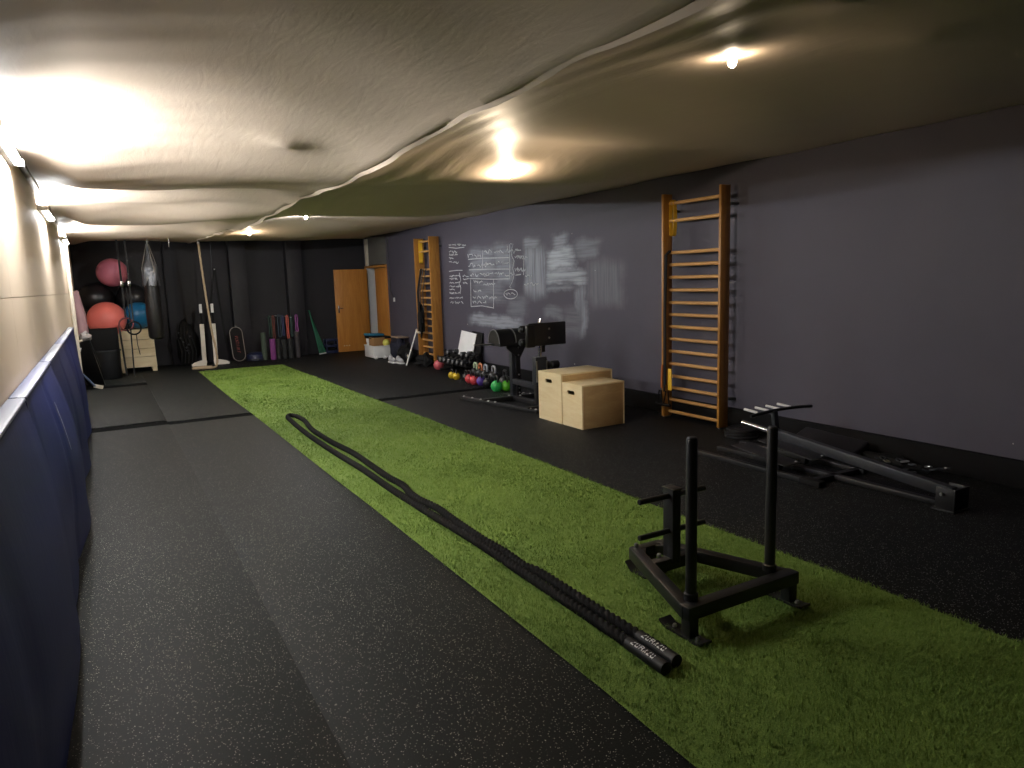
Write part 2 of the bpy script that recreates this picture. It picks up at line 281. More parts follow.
MAT_L = rubber('speckled_rubber', (.0075,.0092,.0094), (.55,.54,.46), .11, 215)
MAT_R = rubber('cool_light_speckled_rubber', (.0055,.0062,.0072), (.55,.55,.54), .11, 215)  # same rubber, the cooler light on this side painted in as a darker, bluer tint
for (x0, y0, x1, y1, lab, m) in [
    (XL+.02, -2.4, .5752, 9.38, 'long speckled black rubber mat beside the blue wall pads', MAT_L),
    (.5758, -2.4, 1.60, 9.33, 'long speckled black rubber mat along the left edge of the green turf', MAT_L),
    (XL+.02, 9.70, .574, 13.62, 'short black rubber mat between two dark gaps, beside the far wall pads', MAT_L),
    (.577, 9.56, 1.60, 16.85, 'black rubber mat at the far left corner of the green turf', MAT_L),
    (XL+.02, 14.0, .574, 16.85, 'black rubber mat under the pale wooden vault box', MAT_L),
    (3.12, -2.4, XR, 9.26, 'wide dark rubber mat under the plywood boxes and the wall bars', MAT_R),
    (3.12, 9.47, XR, 16.85, 'wide dark rubber mat in front of the far wall bars and wooden door', MAT_R),
    (1.61, 14.6, 3.11, 16.85, 'dark rubber mat beyond the far end of the green turf', MAT_R)]:
    o = MB().span((x0, y0, -.012), (x1, y1, 0), bev=.0005).build('floor_mat', m)
    struct(o, lab)

# wall paints
def dark_wall(name, col, chalk=False):
    m, nt, b = newmat(name)
    vec = coords(nt)
    f = noise(nt, vec, 1.3, 5)
    c = mix(nt, f, tuple(x*.85 for x in col), tuple(x*1.15 for x in col))
    if chalk:
        tc = N(nt, 'ShaderNodeNewGeometry'); sep = N(nt, 'ShaderNodeSeparateXYZ'); nt.links.new(tc.outputs['Position'], sep.inputs[0])
        wob = noise(nt, coords(nt, (1,1,1)), 2.6, 4, .6); wob = math_(nt, 'MULTIPLY', math_(nt, 'SUBTRACT', wob, .5), .45)
        Y = math_(nt, 'ADD', sep.outputs[1], wob); Z = math_(nt, 'ADD', sep.outputs[2], math_(nt, 'MULTIPLY', wob, .5))
        hs = noise(nt, coords(nt, (1, .9, 16)), 1.6, 4, .6); vs = noise(nt, coords(nt, (1, 13, .8)), 1.6, 4, .6)
        tot = None
        for (y, hy, z, hz, s, vert) in SMEAR:
            def soft(Q, c0, h, e):
                d = math_(nt, 'ABSOLUTE', math_(nt, 'SUBTRACT', Q, c0))
                n = N(nt, 'ShaderNodeMapRange', interpolation_type='SMOOTHSTEP'); nt.links.new(d, n.inputs[0])
                n.inputs[1].default_value = h+e; n.inputs[2].default_value = max(0, h-e); return n.outputs[0]
            k = math_(nt, 'MULTIPLY', soft(Y, y, hy, .07+.2*hy), soft(Z, z, hz, .03+.25*hz))
            k = math_(nt, 'MULTIPLY', k, math_(nt, 'MULTIPLY', ramp(nt, vs if vert else hs, .12, .66), min(1, s*1.35)))
            tot = k if tot is None else math_(nt, 'MAXIMUM', tot, k)
        c = mix(nt, math_(nt, 'MULTIPLY', tot, 1.0), c, (.46,.51,.58))
        vr = N(nt, 'ShaderNodeTexVoronoi'); vr.inputs['Scale'].default_value = 1.7; nt.links.new(vec, vr.inputs['Vector'])
        c = mix(nt, math_(nt, 'LESS_THAN', vr.outputs['Distance'], .02), c, (.4,.4,.4))
    nt.links.new(c, b.inputs['Base Color'])
    b.inputs['Roughness'].default_value = .62; b.inputs['Specular IOR Level'].default_value = .35
    bump(nt, b, noise(nt, vec, 60, 3), .12, .006)
    return m
WALLR = dark_wall('charcoal_wall_paint', (.070,.066,.091), True)
WALLB = dark_wall('black_wall_paint', (.017,.0165,.021))

# right wall, with a doorway at the far end
D0, D1, DZ = 15.36, 16.84, 1.95
wr = MB()
wr.span((XR, YF, -.1), (XR+.2, D0, 2.9))
wr.span((XR, D1, -.1), (XR+.2, YB+.2, 2.9))
wr.span((XR, D0, 2.62), (XR+.2, D1, 2.9))
WRO = struct(wr.build('wall_right', WALLR, smooth=False))
# chalk strokes are children of the wall they are drawn on
ck = MB()
for st in CHALK:
    pts = [V((XR-.001, y, z)) for (y, z) in st]
    if len(pts) >= 2: ck.tube(pts, .007, 4)
CHM = pbr('white_chalk', (.52,.54,.57), .9, vs=30, var=.5)
ckb = ck.build('chalk_writing', CHM, WRO, label='white chalk tables and handwriting')
# passage beyond the doorway
hall = MB()
hall.span((XR+.2, D0-.3, -.1), (XR+1.4, D0-.25, 2.8)).span((XR+.2, D1+.05, -.1), (XR+1.4, D1+.1, 2.8)).span((XR+1.35, D0-.3, -.1), (XR+1.4, D1+.1, 2.8)).span((XR+.2, D0-.3, 2.75), (XR+1.4, D1+.1, 2.8))
struct(hall.build('wall_passage', pbr('passage_paint', (.6,.6,.58), .7)))

# back wall with pilasters
wb = MB()
wb.span((XL-.2, YB, -.1), (XR+.2, YB+.2, 2.9))
struct(wb.build('wall_back', WALLB, smooth=False))
for i, (x0, x1, y0) in enumerate([(2.50, 2.84, 16.55), (3.72, 4.06, 16.62), (1.24, 2.50, 16.80)]):
    struct(MB().span((x0, y0, -.01), (x1, YB, 2.85), bev=.004).build('trim_%d' % (i+1), WALLB))
struct(MB().span((XL-.2, YF-.2, -.1), (XR+.2, YF, 2.9)).build('wall_front', WALLB))

# left wall: cream boarding with joints
m, nt, b = newmat('cream_wall_board')
vec = coords(nt)
f = noise(nt, vec, 1.2, 4)
nt.links.new(mix(nt, f, (.78,.64,.48), (.85,.71,.55)), b.inputs['Base Color']); b.inputs['Roughness'].default_value = .6
bump(nt, b, noise(nt, vec, 25, 3), .08, .005)
CREAMW = m
lw = MB()
y = YF
while y < YB:
    y2 = min(y+1.22, YB)
    lw.span((XL-.16, y+.002, -.1), (XL, y2-.002, 1.58)); lw.span((XL-.16, y+.002, 1.584), (XL, y2-.002, 2.9)); y = y2
lw.span((XL-.2, YF-.2, -.1), (XL-.15, YB+.2, 2.9))
struct(lw.build('wall_left', CREAMW, smooth=False))
struct(MB().span((XL, YF, 2.50), (XL+.045, 9.6, 2.58), bev=.004).build('trim_4', wood('brown_batten', (.16,.10,.05), (.26,.17,.09), (6,.5,6))))
# black skirting on the right wall
sk = MB(); sk.span((XR-.045, YF, 0), (XR, D0-.06, .20), bev=.002)
struct(sk.build('baseboard_right', pbr('black_skirting', (.004,.004,.0045), .8, spec=.15)))
sk = MB(); sk.span((XL, 11.6, 0), (XL+.02, YB, .09)); struct(sk.build('baseboard_left', pbr('dark_skirting', (.03,.03,.03), .6)))
# white pipe and loose edge in the left back corner
struct(MB().tube([(-.37, 13.2, 0), (-.37, 13.2, 1.4), (-.375, 13.25, 2.6)], .03, 12).build('trim_5', CREAMP))

# ------------------------------------------------------------------ ceiling of sagging cloth
SEAMZ = [(-4, 2.48), (2, 2.455), (3.4, 2.45), (4.4, 2.385), (5.3, 2.35), (6.1, 2.38), (6.9, 2.405), (8.3, 2.38), (10, 2.37), (13, 2.46), (18, 2.61)]
def lerp(tab, y):
    for (a, u), (b_, v) in zip(tab[:-1], tab[1:]):
        if a <= y <= b_: return u+(v-u)*(y-a)/(b_-a)
    return tab[-1][1]
def g(d, s): return math.exp(-(d/s)**2)
def zceil(x, y):
    t = (x-XL)/(XR-XL)
    edge = 2.535+.13*t
    prof = [(-4, 2.64), (3.4, 2.62), (4.7, 2.59), (6.0, 2.40), (6.6, 2.46), (7.5, 2.62), (8.3, 2.56), (9.3, 2.385), (10.1, 2.49), (11.2, 2.72), (12.4, 2.68), (14.3, 2.51), (15.6, 2.56), (18, 2.66)]
    q = min(1, max(0, (x-.3)/1.9)); q = q*q*(3-2*q)
    e1, e2, e3 = g(y-5.9, 1.6), g(y-9.3, 2.2), .0
    ys = y + (-.25+.75*q)*e1 + (-.9+2.0*q)*e2
    for (a, za), (b_, zb) in zip(prof[:-1], prof[1:]):
        if a <= ys <= b_:
            k = (ys-a)/(b_-a); k = k*k*(3-2*k); zm = za+(zb-za)*k; break
    else: zm = 2.5
    s = min(1, (x-XL)/.42)*min(1, (XR-x)/2.2); s = max(0, s); s = s*s*(3-2*s)
    z = edge*(1-s)+zm*s
    # seam between the two sheets hangs low
    d = x-(1.72+.025*math.sin(y*.9))
    wq = math.exp(-abs(d)/.42)*s; z = z*(1-wq)+lerp(SEAMZ, y)*wq
    # cloth drawn to ties
    for (tx, ty, a, r) in [(1.12, 4.78, .075, .22), (2.36, 1.72, .07, .25), (2.95, 4.9, .02, .2), (2.45, 2.3, .035, .3), (3.3, 2.0, .02, .2)]:
        z -= a*math.exp(-math.hypot(x-tx, y-ty)/r)
    # creases fanning from ties and seam
    z += .004*math.sin(23*(x-1.7)+3*y)*g(x-2.05, .35)*s
    z += .003*math.sin(19*y+8*x)*g(x-.2, .5)
    z += .006*math.sin(2.7*x+1.9*y)+.004*math.sin(5.1*y-3.3*x)
    return z
cb = MB(); nx, ny = 130, 330
rows = []
for j in range(ny+1):
    y = YF+(YB-YF)*j/ny; rows.append([cb.bm.verts.new((XL+(XR-XL)*i/nx, y, zceil(XL+(XR-XL)*i/nx, y))) for i in range(nx+1)])
for j in range(ny):
    for i in range(nx): cb.bm.faces.new((rows[j][i], rows[j][i+1], rows[j+1][i+1], rows[j+1][i]))
m, nt, b = newmat('beige_ceiling_cloth')
vec = coords(nt)
f = noise(nt, vec, 3, 4)
nt.links.new(mix(nt, f, (.72,.59,.465), (.78,.65,.52)), b.inputs['Base Color'])
b.inputs['Roughness'].default_value = .58; b.inputs['Specular IOR Level'].default_value = .25
h1 = noise(nt, coords(nt, (1, 1, 1)), 38, 4, .6); h2 = noise(nt, coords(nt, (3, .6, 1), rot=(0,0,.5)), 5, 4, .6, .6)
bump(nt, b, math_(nt, 'ADD', math_(nt, 'MULTIPLY', h1, .35), h2), .16, .015)
ceil = struct(cb.build('ceiling', m))
sol = ceil.modifiers.new('cloth thickness', 'SOLIDIFY'); sol.thickness = .006; sol.offset = 1
# hem of the seam
hem = MB(); pts = [(1.72+.025*math.sin(y*.9)+.012*math.sin(y*7), y) for y in np.linspace(YF+.1, YB-.1, 240)]
A = [hem.bm.verts.new((x-.004, y, zceil(x, y)+.004)) for x, y in pts]; B = [hem.bm.verts.new((x+.022+.008*math.sin(y*5), y, zceil(x, y)-.012-.006*math.sin(y*4.3))) for x, y in pts]
C = [hem.bm.verts.new((x+.04+.008*math.sin(y*5), y, zceil(x+.04, y)+.003)) for x, y in pts]
for i in range(len(pts)-1): hem.bm.faces.new((A[i], A[i+1], B[i+1], B[i])); hem.bm.faces.new((B[i], B[i+1], C[i+1], C[i]))
hem.build('seam', m, ceil)
def above(z): return max(z, 2.9)
struct(MB().span((XL-.2, YF-.2, 2.9), (XR+1.4, YB+.2, 3.0)).build('roof', base_m))

# ------------------------------------------------------------------ lamps
def bulb(x, y, z, col, power, lab):
    t = thing('ceiling_bulb', lab, 'light bulb', (x, y, z), 'bulbs under the ceiling cloth')
    MB().lathe([(0,.085),(.018,.085),(.02,.05),(.016,.024)], (x, y, z), 16).build('socket', WHITE, t)
    MB().ball((x, y, z), .020, (1,1,1.15), 12, 8).build('bulb', emit('lit_bulb', col, power), t)
WARM = (1,.78,.52)
for (x, y, dz, col, p, lab) in LAMPS:
    bulb(x, y, zceil(x, y)-dz, col, p, lab)
def tube_light(y0, y1, z, p, lab):
    t = thing('fluorescent_tube_light', lab, 'tube light', (XL+.04, (y0+y1)/2, z), 'tube lights on the left wall')
    MB().span((XL, y0, z-.02), (XL+.035, y1, z+.03), bev=.004).build('batten', WHITE, t)
    MB().rod((XL+.062, y0+.03, z), (XL+.062, y1-.03, z), .014, 10).build('tube', emit('lit_tube', (.97,.985,1), p), t)
    for yy in (y0, y1-.03): MB().span((XL+.02, yy, z-.022), (XL+.085, yy+.03, z+.022), bev=.004).build('end_cap', WHITE, t)
for a in TUBES: tube_light(*a)

# ------------------------------------------------------------------ green turf strip
def lerp(tab, y):
    for (a, u), (b_, v) in zip(tab[:-1], tab[1:]):
        if a <= y <= b_: return u+(v-u)*(y-a)/(b_-a)
    return tab[-1][1]
TL = [(-2, 1.535), (1.6, 1.535), (2.1, 1.55), (4.8, 1.552), (6, 1.542), (9.4, 1.54), (11, 1.52), (15.2, 1.532)]
TR = [(-2, 3.235), (2.3, 3.24), (3.4, 3.21), (5, 3.216), (7.4, 3.203), (9, 3.18), (12, 3.15), (15.2, 3.11)]
far = lambda x: 14.98+.12*(x-1.6)
tm, nt, b = newmat('green_turf')
vec = coords(nt)
big = noise(nt, vec, 1.6, 4); fine = noise(nt, vec, 140, 2)
c = mix(nt, ramp(nt, big, .3, .7), (.105,.185,.030), (.155,.25,.045))
c = mix(nt, math_(nt, 'MULTIPLY', ramp(nt, fine, .35, .7), .75), c, (.23,.33,.08))
nt.links.new(c, b.inputs['Base Color']); b.inputs['Roughness'].default_value = .75; b.inputs['Specular IOR Level'].default_value = .2
vv, ff = [], []
ys_ = np.linspace(-1.5, 1, 140)
ysamp = list(np.linspace(-1.5, 15.0, 120))
for y in ysamp:
    xl, xr = lerp(TL, y), lerp(TR, y)
    for k in range(9):
        x = xl+(xr-xl)*k/8; yy = min(y, far(x)); vv += [(x, yy, .007)]
for j in range(len(ysamp)-1):
    for k in range(8): a = j*9+k; ff.append((a, a+1, a+10, a+9))
def blades(y0, y1, per, wd, ln):
    n = int((y1-y0)*1.72*per)
    Y = rng.uniform(y0, y1, n)
    xl = np.interp(Y, [a for a, _ in TL], [u for _, u in TL]); xr = np.interp(Y, [a for a, _ in TR], [u for _, u in TR])
    edge = rng.normal(0, .004, n)
    X = xl+(xr-xl)*rng.uniform(0, 1, n)+edge
    clump = .5+.5*np.sin(X*74+2*np.sin(Y*41))*np.sin(Y*67+2*np.sin(X*53))
    flow = .9*np.sin(X*5+Y*2)+.5*np.sin(Y*9-X*5)
    th = flow+rng.normal(0, 1.3, n)
    L = ln*rng.uniform(.6, 1.25, n)*(.5+.95*clump)
    lean = rng.uniform(.35, 1.0, n)
    dx, dy = np.cos(th), np.sin(th); px, py = -dy*wd/2, dx*wd/2
    h = L*np.cos(lean); o = L*np.sin(lean)
    P = np.zeros((n, 5, 3))
    P[:,0] = np.stack([X-px, Y-py, np.full(n,.006)], 1); P[:,1] = np.stack([X+px, Y+py, np.full(n,.006)], 1)
    P[:,2] = np.stack([X+px*.8+dx*o*.4, Y+py*.8+dy*o*.4, .006+h*.65], 1); P[:,3] = np.stack([X-px*.8+dx*o*.4, Y-py*.8+dy*o*.4, .006+h*.65], 1)
    P[:,4] = np.stack([X+dx*o, Y+dy*o, .006+h], 1)
    s = len(vv); vv.extend(map(tuple, P.reshape(-1, 3)))
    for i in range(n):
        q = s+i*5; ff.append((q, q+1, q+2, q+3)); ff.append((q+3, q+2, q+4))
blades(.9, 3.2, 16000, .0026, .021); blades(3.2, 5.5, 9000, .0038, .021); blades(5.5, 9, 4200, .006, .021); blades(9, 14.95, 1500, .010, .022)
me = bpy.data.meshes.new('artificial_turf'); me.from_pydata(vv, [], ff); me.materials.append(tm)
turf = bpy.data.objects.new('artificial_turf', me); COL.objects.link(turf)
tag(turf, 'long strip of green artificial turf running down the black rubber floor', 'artificial turf', kind='stuff')
# ------------------------------------------------------------------ blue wall pads
def pad_mat():
    m, nt, b = newmat('blue_pad_vinyl')
    vec = coords(nt)
    f = noise(nt, vec, 3, 4)
    nt.links.new(mix(nt, f, (.006,.012,.090), (.010,.020,.125)), b.inputs['Base Color'])
    b.inputs['Roughness'].default_value = .42; b.inputs['Specular IOR Level'].default_value = .16
    bump(nt, b, noise(nt, coords(nt, (1, 2.5, .8)), 9, 3), .12, .01); return m
PADM = pad_mat()
SCUFF = pbr('worn_white_edge', (.5,.5,.52), .7, vs=60, var=.5)
PAD_TOP_LIT = pbr('pad_top_lit_vinyl', (.085,.095,.16), .38)  # silvery highlight from the tubes put into a lighter top colour
def wall_pad(y0, y1, flare0, flare1, lab, scuffs):
    t = thing('wall_pad', lab, 'wall pad', (-.37, (y0+y1)/2, 0), 'blue pads along the left wall')
    mb = MB(); nu, nz, H = 28, 16, 1.115
    def front(u, z):
        k = z/H
        out = (flare0*(1-u)+flare1*u)*math.sin(min(1, (1-k)*1.25)*PI*.62)
        out += .012*math.sin(u*9+k*4)*(1-k)
        fold = -.012*(g(u-.5, .03)+g(u-.02, .02)+g(u-.98, .02))*(1 if k < .985 else .3)
        return -.335+out+fold
    F = [[mb.bm.verts.new((front(i/nu, H*j/nz), y0+(y1-y0)*i/nu, max(.002, H*j/nz))) for j in range(nz+1)] for i in range(nu+1)]
    B = [[mb.bm.verts.new((-.404, y0+(y1-y0)*i/nu, max(.002, H*j/nz))) for j in range(nz+1)] for i in range(nu+1)]
    for i in range(nu):
        for j in range(nz):
            mb.bm.faces.new((F[i][j], F[i+1][j], F[i+1][j+1], F[i][j+1])); mb.bm.faces.new((B[i][j], B[i][j+1], B[i+1][j+1], B[i+1][j]))
        mb.bm.faces.new((F[i][nz], F[i+1][nz], B[i+1][nz], B[i][nz])); mb.bm.faces.new((F[i][0], B[i][0], B[i+1][0], F[i+1][0]))
    for i in (0, nu):
        for j in range(nz): mb.bm.faces.new((F[i][j], F[i][j+1], B[i][j+1], B[i][j]))
    mb.build('pad_body', PADM, t)
    # rounded top roll
    mb = MB(); mb.span((-.406, y0+.004, H+.001), (-.332, y1-.004, H+.022), bev=.009); mb.build('top_cover', PAD_TOP_LIT, t)
    for (u, z0, z1) in scuffs:
        mb = MB(); r = random.Random(int(u*100+z0*50)); k = 9
        a = [mb.bm.verts.new((front(u, z0+(z1-z0)*i/k)+.0025, y0+(y1-y0)*(u-.008-.004*r.random()), z0+(z1-z0)*i/k)) for i in range(k+1)]
        b_ = [mb.bm.verts.new((front(u, z0+(z1-z0)*i/k)+.0025, y0+(y1-y0)*(u+.004*r.random()), z0+(z1-z0)*i/k)) for i in range(k+1)]
        for i in range(k): mb.bm.faces.new((a[i], a[i+1], b_[i+1], b_[i]))
        mb.build('edge_strip', SCUFF, t, label='worn white edge strip')
wall_pad(.6, 3.88, .07, .105, 'nearest dark blue vinyl pad leaning on the cream left wall', [(.985, .55, .98)])
wall_pad(3.92, 5.84, .06, .135, 'second blue vinyl pad from the camera, on the cream wall', [(.97, .12, .34), (.60, .65, .95)])
wall_pad(5.88, 7.80, .05, .12, 'third blue vinyl pad from the camera, on the cream wall', [(.97, .25, .6)])
wall_pad(7.84, 9.70, .05, .11, 'fourth blue vinyl pad from the camera, on the cream wall', [(.97, .3, .6)])
wall_pad(9.74, 11.30, .07, .03, 'farthest blue vinyl pad, next to the black bag in the corner', [(.5, .3, .6)])

# ------------------------------------------------------------------ weight sled on the turf
t = thing('weight_sled', 'black steel push sled with two tall posts standing on the green turf', 'weight sled', (2.42, 2.5, .0))
zf = .135; H2 = .062
mb = MB(); mb.beam((2.075, 2.20, zf), (2.785, 2.20, zf), .065, H2, .005); mb.build('front_beam', BLACK, t)
mb = MB(); mb.beam((2.099, 2.198, zf-.0015), (2.345, 2.865, zf-.0015), .06, H2, .005); mb.build('side_rail', BLACK, t)
mb = MB(); mb.beam((2.757, 2.198, zf-.0015), (2.515, 2.865, zf-.0015), .06, H2, .005); mb.build('side_rail', BLACK, t)
mb = MB(); mb.beam((2.325, 2.855, zf-.003), (2.535, 2.855, zf-.003), .055, H2, .005)
mb.prism([(2.35, 2.845, zf+.025), (2.41, 2.845, zf+.025), (2.345, 2.775, zf+.025)], (0,0,-.05)).prism([(2.50, 2.845, zf+.025), (2.44, 2.845, zf+.025), (2.505, 2.775, zf+.025)], (0,0,-.05))
mb.build('rear_beam', BLACK, t)
mb = MB(); mb.beam((2.26, 2.66, zf-.003), (2.595, 2.66, zf-.003), .055, H2, .005); mb.build('cross_beam', BLACK, t)
mb = MB(); mb.beam((2.425, 2.66, zf), (2.425, 2.66, .525), .055, .075, .005, up=(0,1,0)); mb.span((2.392, 2.615, .522), (2.458, 2.705, .53), bev=.002); mb.build('center_post', BLACK, t)
for z in (.49, .305):
    mb = MB(); mb.rod((2.205, 2.655, z), (2.645, 2.655, z), .0145); mb.build('handle', BLACK, t)
for x, y, zt_ in ((2.15, 2.235, .90), (2.685, 2.26, .872)):
    mb = MB(); mb.lathe([(0,zf+.03),(.032,zf+.03),(.032,zf+.06),(.025,zf+.065),(.025,zt_-.008),(.022,zt_),(0,zt_)], (x, y, 0), 22); p = mb.build('upright_post', BLACK, t)
    mb = MB(); mb.lathe([(0,zt_+.0005),(.020,zt_+.0005),(.018,zt_+.004),(0,zt_+.005)], (x, y, 0), 18); mb.build('post_cap', GREYST, p, label='grey end cap')
for sx in (2.115, 2.757):
    mb = MB(); mb.beam((sx, 2.205, .012), (sx, 2.205, zf-.02), .054, .056, .004, up=(0,1,0)); lg = mb.build('leg', BLACK, t)
    mb = MB(); s_ = .07
    prof = [(2.105, .018), (2.135, .010), (2.33, .010), (2.37, .030), (2.367, .039), (2.327, .020), (2.138, .020), (2.107, .028)]
    mb.prism([(sx-s_/2, y, z) for y, z in prof], (s_, 0, 0)); sh = mb.build('skid_plate', BLACK, lg)
    for by in (2.155, 2.30):
        MB().lathe([(0,.032),(.008,.032),(.011,.026),(.011,.019),(0,.019)], (sx, by, 0), 10).build('bolt', STEEL, lg, label='shiny bolt')
mb = MB(); prof = [(2.78, .010), (2.90, .010), (2.95, .05), (2.945, .058), (2.895, .02), (2.78, .02)]
mb.prism([(2.35, y, z) for y, z in prof], (.15, 0, 0)); mb.span((2.39, 2.82, .018), (2.46, 2.88, zf-.025)); mb.build('rear_skid', BLACK, t)
for bx, by in ((2.365, 2.69), (2.36, 2.865)):
    MB().lathe([(0,zf+.045),(.009,zf+.045),(.012,zf+.038),(.012,zf+.03),(0,zf+.03)], (bx, by, 0), 10).build('bolt', STEEL, t, label='shiny bolt')
# small plate under the crossbar
# ------------------------------------------------------------------ battle rope
t = thing('battle_rope', 'long thick black battle rope doubled along the green turf', 'battle rope', (1.86, 5.2, 0))
Lp = [(1.823,2.04),(1.83,2.21),(1.832,2.6),(1.832,3.09),(1.834,3.7),(1.815,4.29),(1.803,4.75),(1.797,5.15),(1.802,5.79),(1.783,6.47),(1.774,7.36),(1.785,7.9),(1.808,8.43),(1.83,8.72),(1.885,8.82),(1.93,8.70),(1.941,8.36),(1.885,7.84),(1.876,7.45),(1.882,6.98),(1.916,6.43),(1.905,5.82),(1.897,5.43),(1.909,5.13),(1.876,4.90),(1.874,4.7),(1.90,4.45),(1.885,4.1),(1.88,3.75),(1.89,3.45),(1.880,3.25),(1.905,3.12),(1.905,2.8),(1.905,2.5),(1.908,2.2),(1.898,2.06)]
def catmull(P, step):
    out = []; P = [V((*p, 0)) if len(p) == 2 else V(p) for p in P]
    Q = [P[0]*2-P[1]]+P+[P[-1]*2-P[-2]]
    for i in range(1, len(Q)-2):
        a, b_, c_, d_ = Q[i-1:i+3]; n = max(1, int((c_-b_).length/step))
        for k in range(n):
            u = k/n; out.append(.5*((2*b_)+(c_-a)*u+(2*a-5*b_+4*c_-d_)*u*u+(3*b_-a-3*c_+d_)*u**3))
    out.append(P[-1]); return out
path = [V((p.x, p.y, .034)) for p in catmull(Lp, .006)]
ROPE = pbr('black_rope', (.0045,.0045,.005), .8, bs=500, bst=.3, spec=.12)
mb = MB(); mb.tube(path, .0245, 14, rfun=lambda i, th: 1+.34*abs(math.sin(1.5*(th)-i*.5))-.21)
mb.build('rope', ROPE, t, angle=1.2)
SLEEVE = pbr('rope_end_sleeve', (.007,.007,.008), .55, spec=.25)
PRINT = pbr('white_sleeve_print', (.6,.6,.6), .6)
for (a, b_) in (((1.823, 2.04), (1.832, 2.42)), ((1.898, 2.06), (1.907, 2.44))):
    mb = MB(); a = V((*a, .034)); b_ = V((*b_, .034)); d = (b_-a).normalized()
    mb.tube([a-d*.012, a-d*.008, a+d*.235, a+d*.237], [.020,.0285,.0285,.024], 16); h = mb.build('end_sleeve', SLEEVE, t)
    mb = MB(); side = V((-d.y, d.x, 0)); n = 0; r = random.Random(3)
    # a run of blocky white letters along the top of the sleeve
    s = .055
    while s < .20:
        wl = r.choice((.014,.018,.018,.022))
        def P(u, q): 
            an = .35+q; return a+d*u+side*((.0292)*math.sin(an))+V((0,0,.0292*math.cos(an)))
        kind = r.randrange(4)
        def bar(u0, q0, u1, q1, th=.0042):
            p0, p1 = P(u0, q0), P(u1, q1); mb.beam(p0, p1, th, .0012, 0, up=(p0-(a+d*u0)))
        if kind in (0, 1, 2): bar(s, -.35, s, .35)
        if kind in (0, 3): bar(s, -.35, s+wl*.8, .35)
        if kind in (1, 2): bar(s+wl*.8, -.35, s+wl*.8, .35)
        if kind in (1, 3): bar(s, .35, s+wl*.8, .35)
        if kind == 2: bar(s, -.35, s+wl*.8, -.35); bar(s, 0, s+wl*.8, 0)
        s += wl+.007
    mb.build('sleeve_print', PRINT, h, label='white lettering')

# ------------------------------------------------------------------ plywood plyo boxes
def stadium(c, w, h, n):
    out = []
    for i in range(n):
        a = 2*PI*(i+.5)/n; x = math.cos(a); y = math.sin(a)
        out.append((c[0]+(1 if x > 0 else -1)*(w/2-h/2)+x*h/2, c[1]+y*h/2))
    return out
def rectloop(x0, x1, y0, y1, c, n):
    out = []
    for i in range(n):
        a = 2*PI*(i+.5)/n; x, y = math.cos(a), math.sin(a)
        t1 = [((x1 if x > 0 else x0)-c[0])/x if abs(x) > 1e-6 else 1e9, ((y1 if y > 0 else y0)-c[1])/y if abs(y) > 1e-6 else 1e9]
        k = min(t1); out.append([c[0]+x*k, c[1]+y*k])
    for cx in (x0, x1):
        for cyy in (y0, y1):
            j = min(range(n), key=lambda q: (out[q][0]-cx)**2+(out[q][1]-cyy)**2); out[j] = [cx, cyy]
    return out
def plyo(x0, y0, x1, y1, H, lab):
    t = thing('plyo_box', lab, 'plyo box', ((x0+x1)/2, (y0+y1)/2, 0), 'plywood jump boxes')
    th = .018
    c = ((y0+y1)/2+.02, H-.098)
    for xa in (x0, x1-th):
        inn = stadium(c, .135, .044, 24); outl = rectloop(y0, y1, .002, H-th, c, 24)
        mb = MB(); mb.holed([(xa, p[0], p[1]) for p in outl], [(xa, p[0], p[1]) for p in inn], (th, 0, 0)); mb.build('side_panel', PLY, t, smooth=False)
    MB().span((x0+th, y0, .002), (x1-th, y0+th, H-th), bev=.0015).build('front_panel', PLY_SHADED, t)
    MB().span((x0+th, y1-th, .002), (x1-th, y1, H-th), bev=.0015).build('back_panel', PLY_SHADED, t)
    MB().span((x0-.001, y0-.001, H-th), (x1+.001, y1+.001, H), bev=.0025).build('top_panel', PLY, t)
    MB().span((x0+th, y0+th, .02), (x1-th, y1-th, .03)).build('bottom_panel', PLY_SHADED, t)
plyo(4.275, 6.055, 4.835, 6.425, .472, 'lower plywood jump box in front, with a dark hand slot')
plyo(4.27, 6.435, 4.965, 6.905, .553, 'taller plywood jump box standing behind the lower one')

# ------------------------------------------------------------------ wall bars
def wall_bars(y0, y1, H, zs, lab, xf=5.39, dep=.13, thk=.032, rx=.095):
    k = xf/5.445; y0, y1, H = y0*k, y1*k, 1.6+(H-1.6)*k
    t = thing('wall_bars', lab, 'wall bars', (xf+.05, (y0+y1)/2, 0), 'wooden wall bars on the right wall')
    for y in (y0, y1-thk):
        mb = MB(); mb.span((xf, y, .012), (xf+dep, y+thk, H), bev=.006); r = mb.build('side_rail', BARW, t)
    for z in zs:
        kk = (xf+rx)/5.47; zz = 1.6+(z-1.6)*kk
        mb = MB(); mb.tube([(xf+rx, y0+.02, zz), (xf+rx, y1-.02, zz)], .0185, 14); mb.build('rung', RUNGW, t)
    for z in (2.28*H/2.46, .30):
        for y in (y0+.016, y1-.016):
            mb = MB(); mb.span((xf+dep-.005, y-.03, z-.012), (XR, y+.03, z+.012), bev=.003); mb.build('wall_bracket', GREYST, t)
    for y in (y0, y1-thk): MB().span((xf+.02, y+.004, 0), (xf+dep-.02, y+thk-.004, .02)).build('foot', STEEL, t)
    return t
zs = [2.35, 2.165, 1.825, 1.695, 1.56, 1.422, 1.285, 1.153, 1.02, .883, .747, .608, .47, .338, .203, .067]
wall_bars(5.272, 6.15, 2.46, zs, 'near wooden wall bars with a yellow strap, beside the T bar rower')
wall_bars(12.56, 13.33, 2.43, zs, 'far wooden wall bars beside the chalk writing', 5.375, .20, .042, .10)
YEL = pbr('yellow_webbing', (.85,.50,.03), .6)
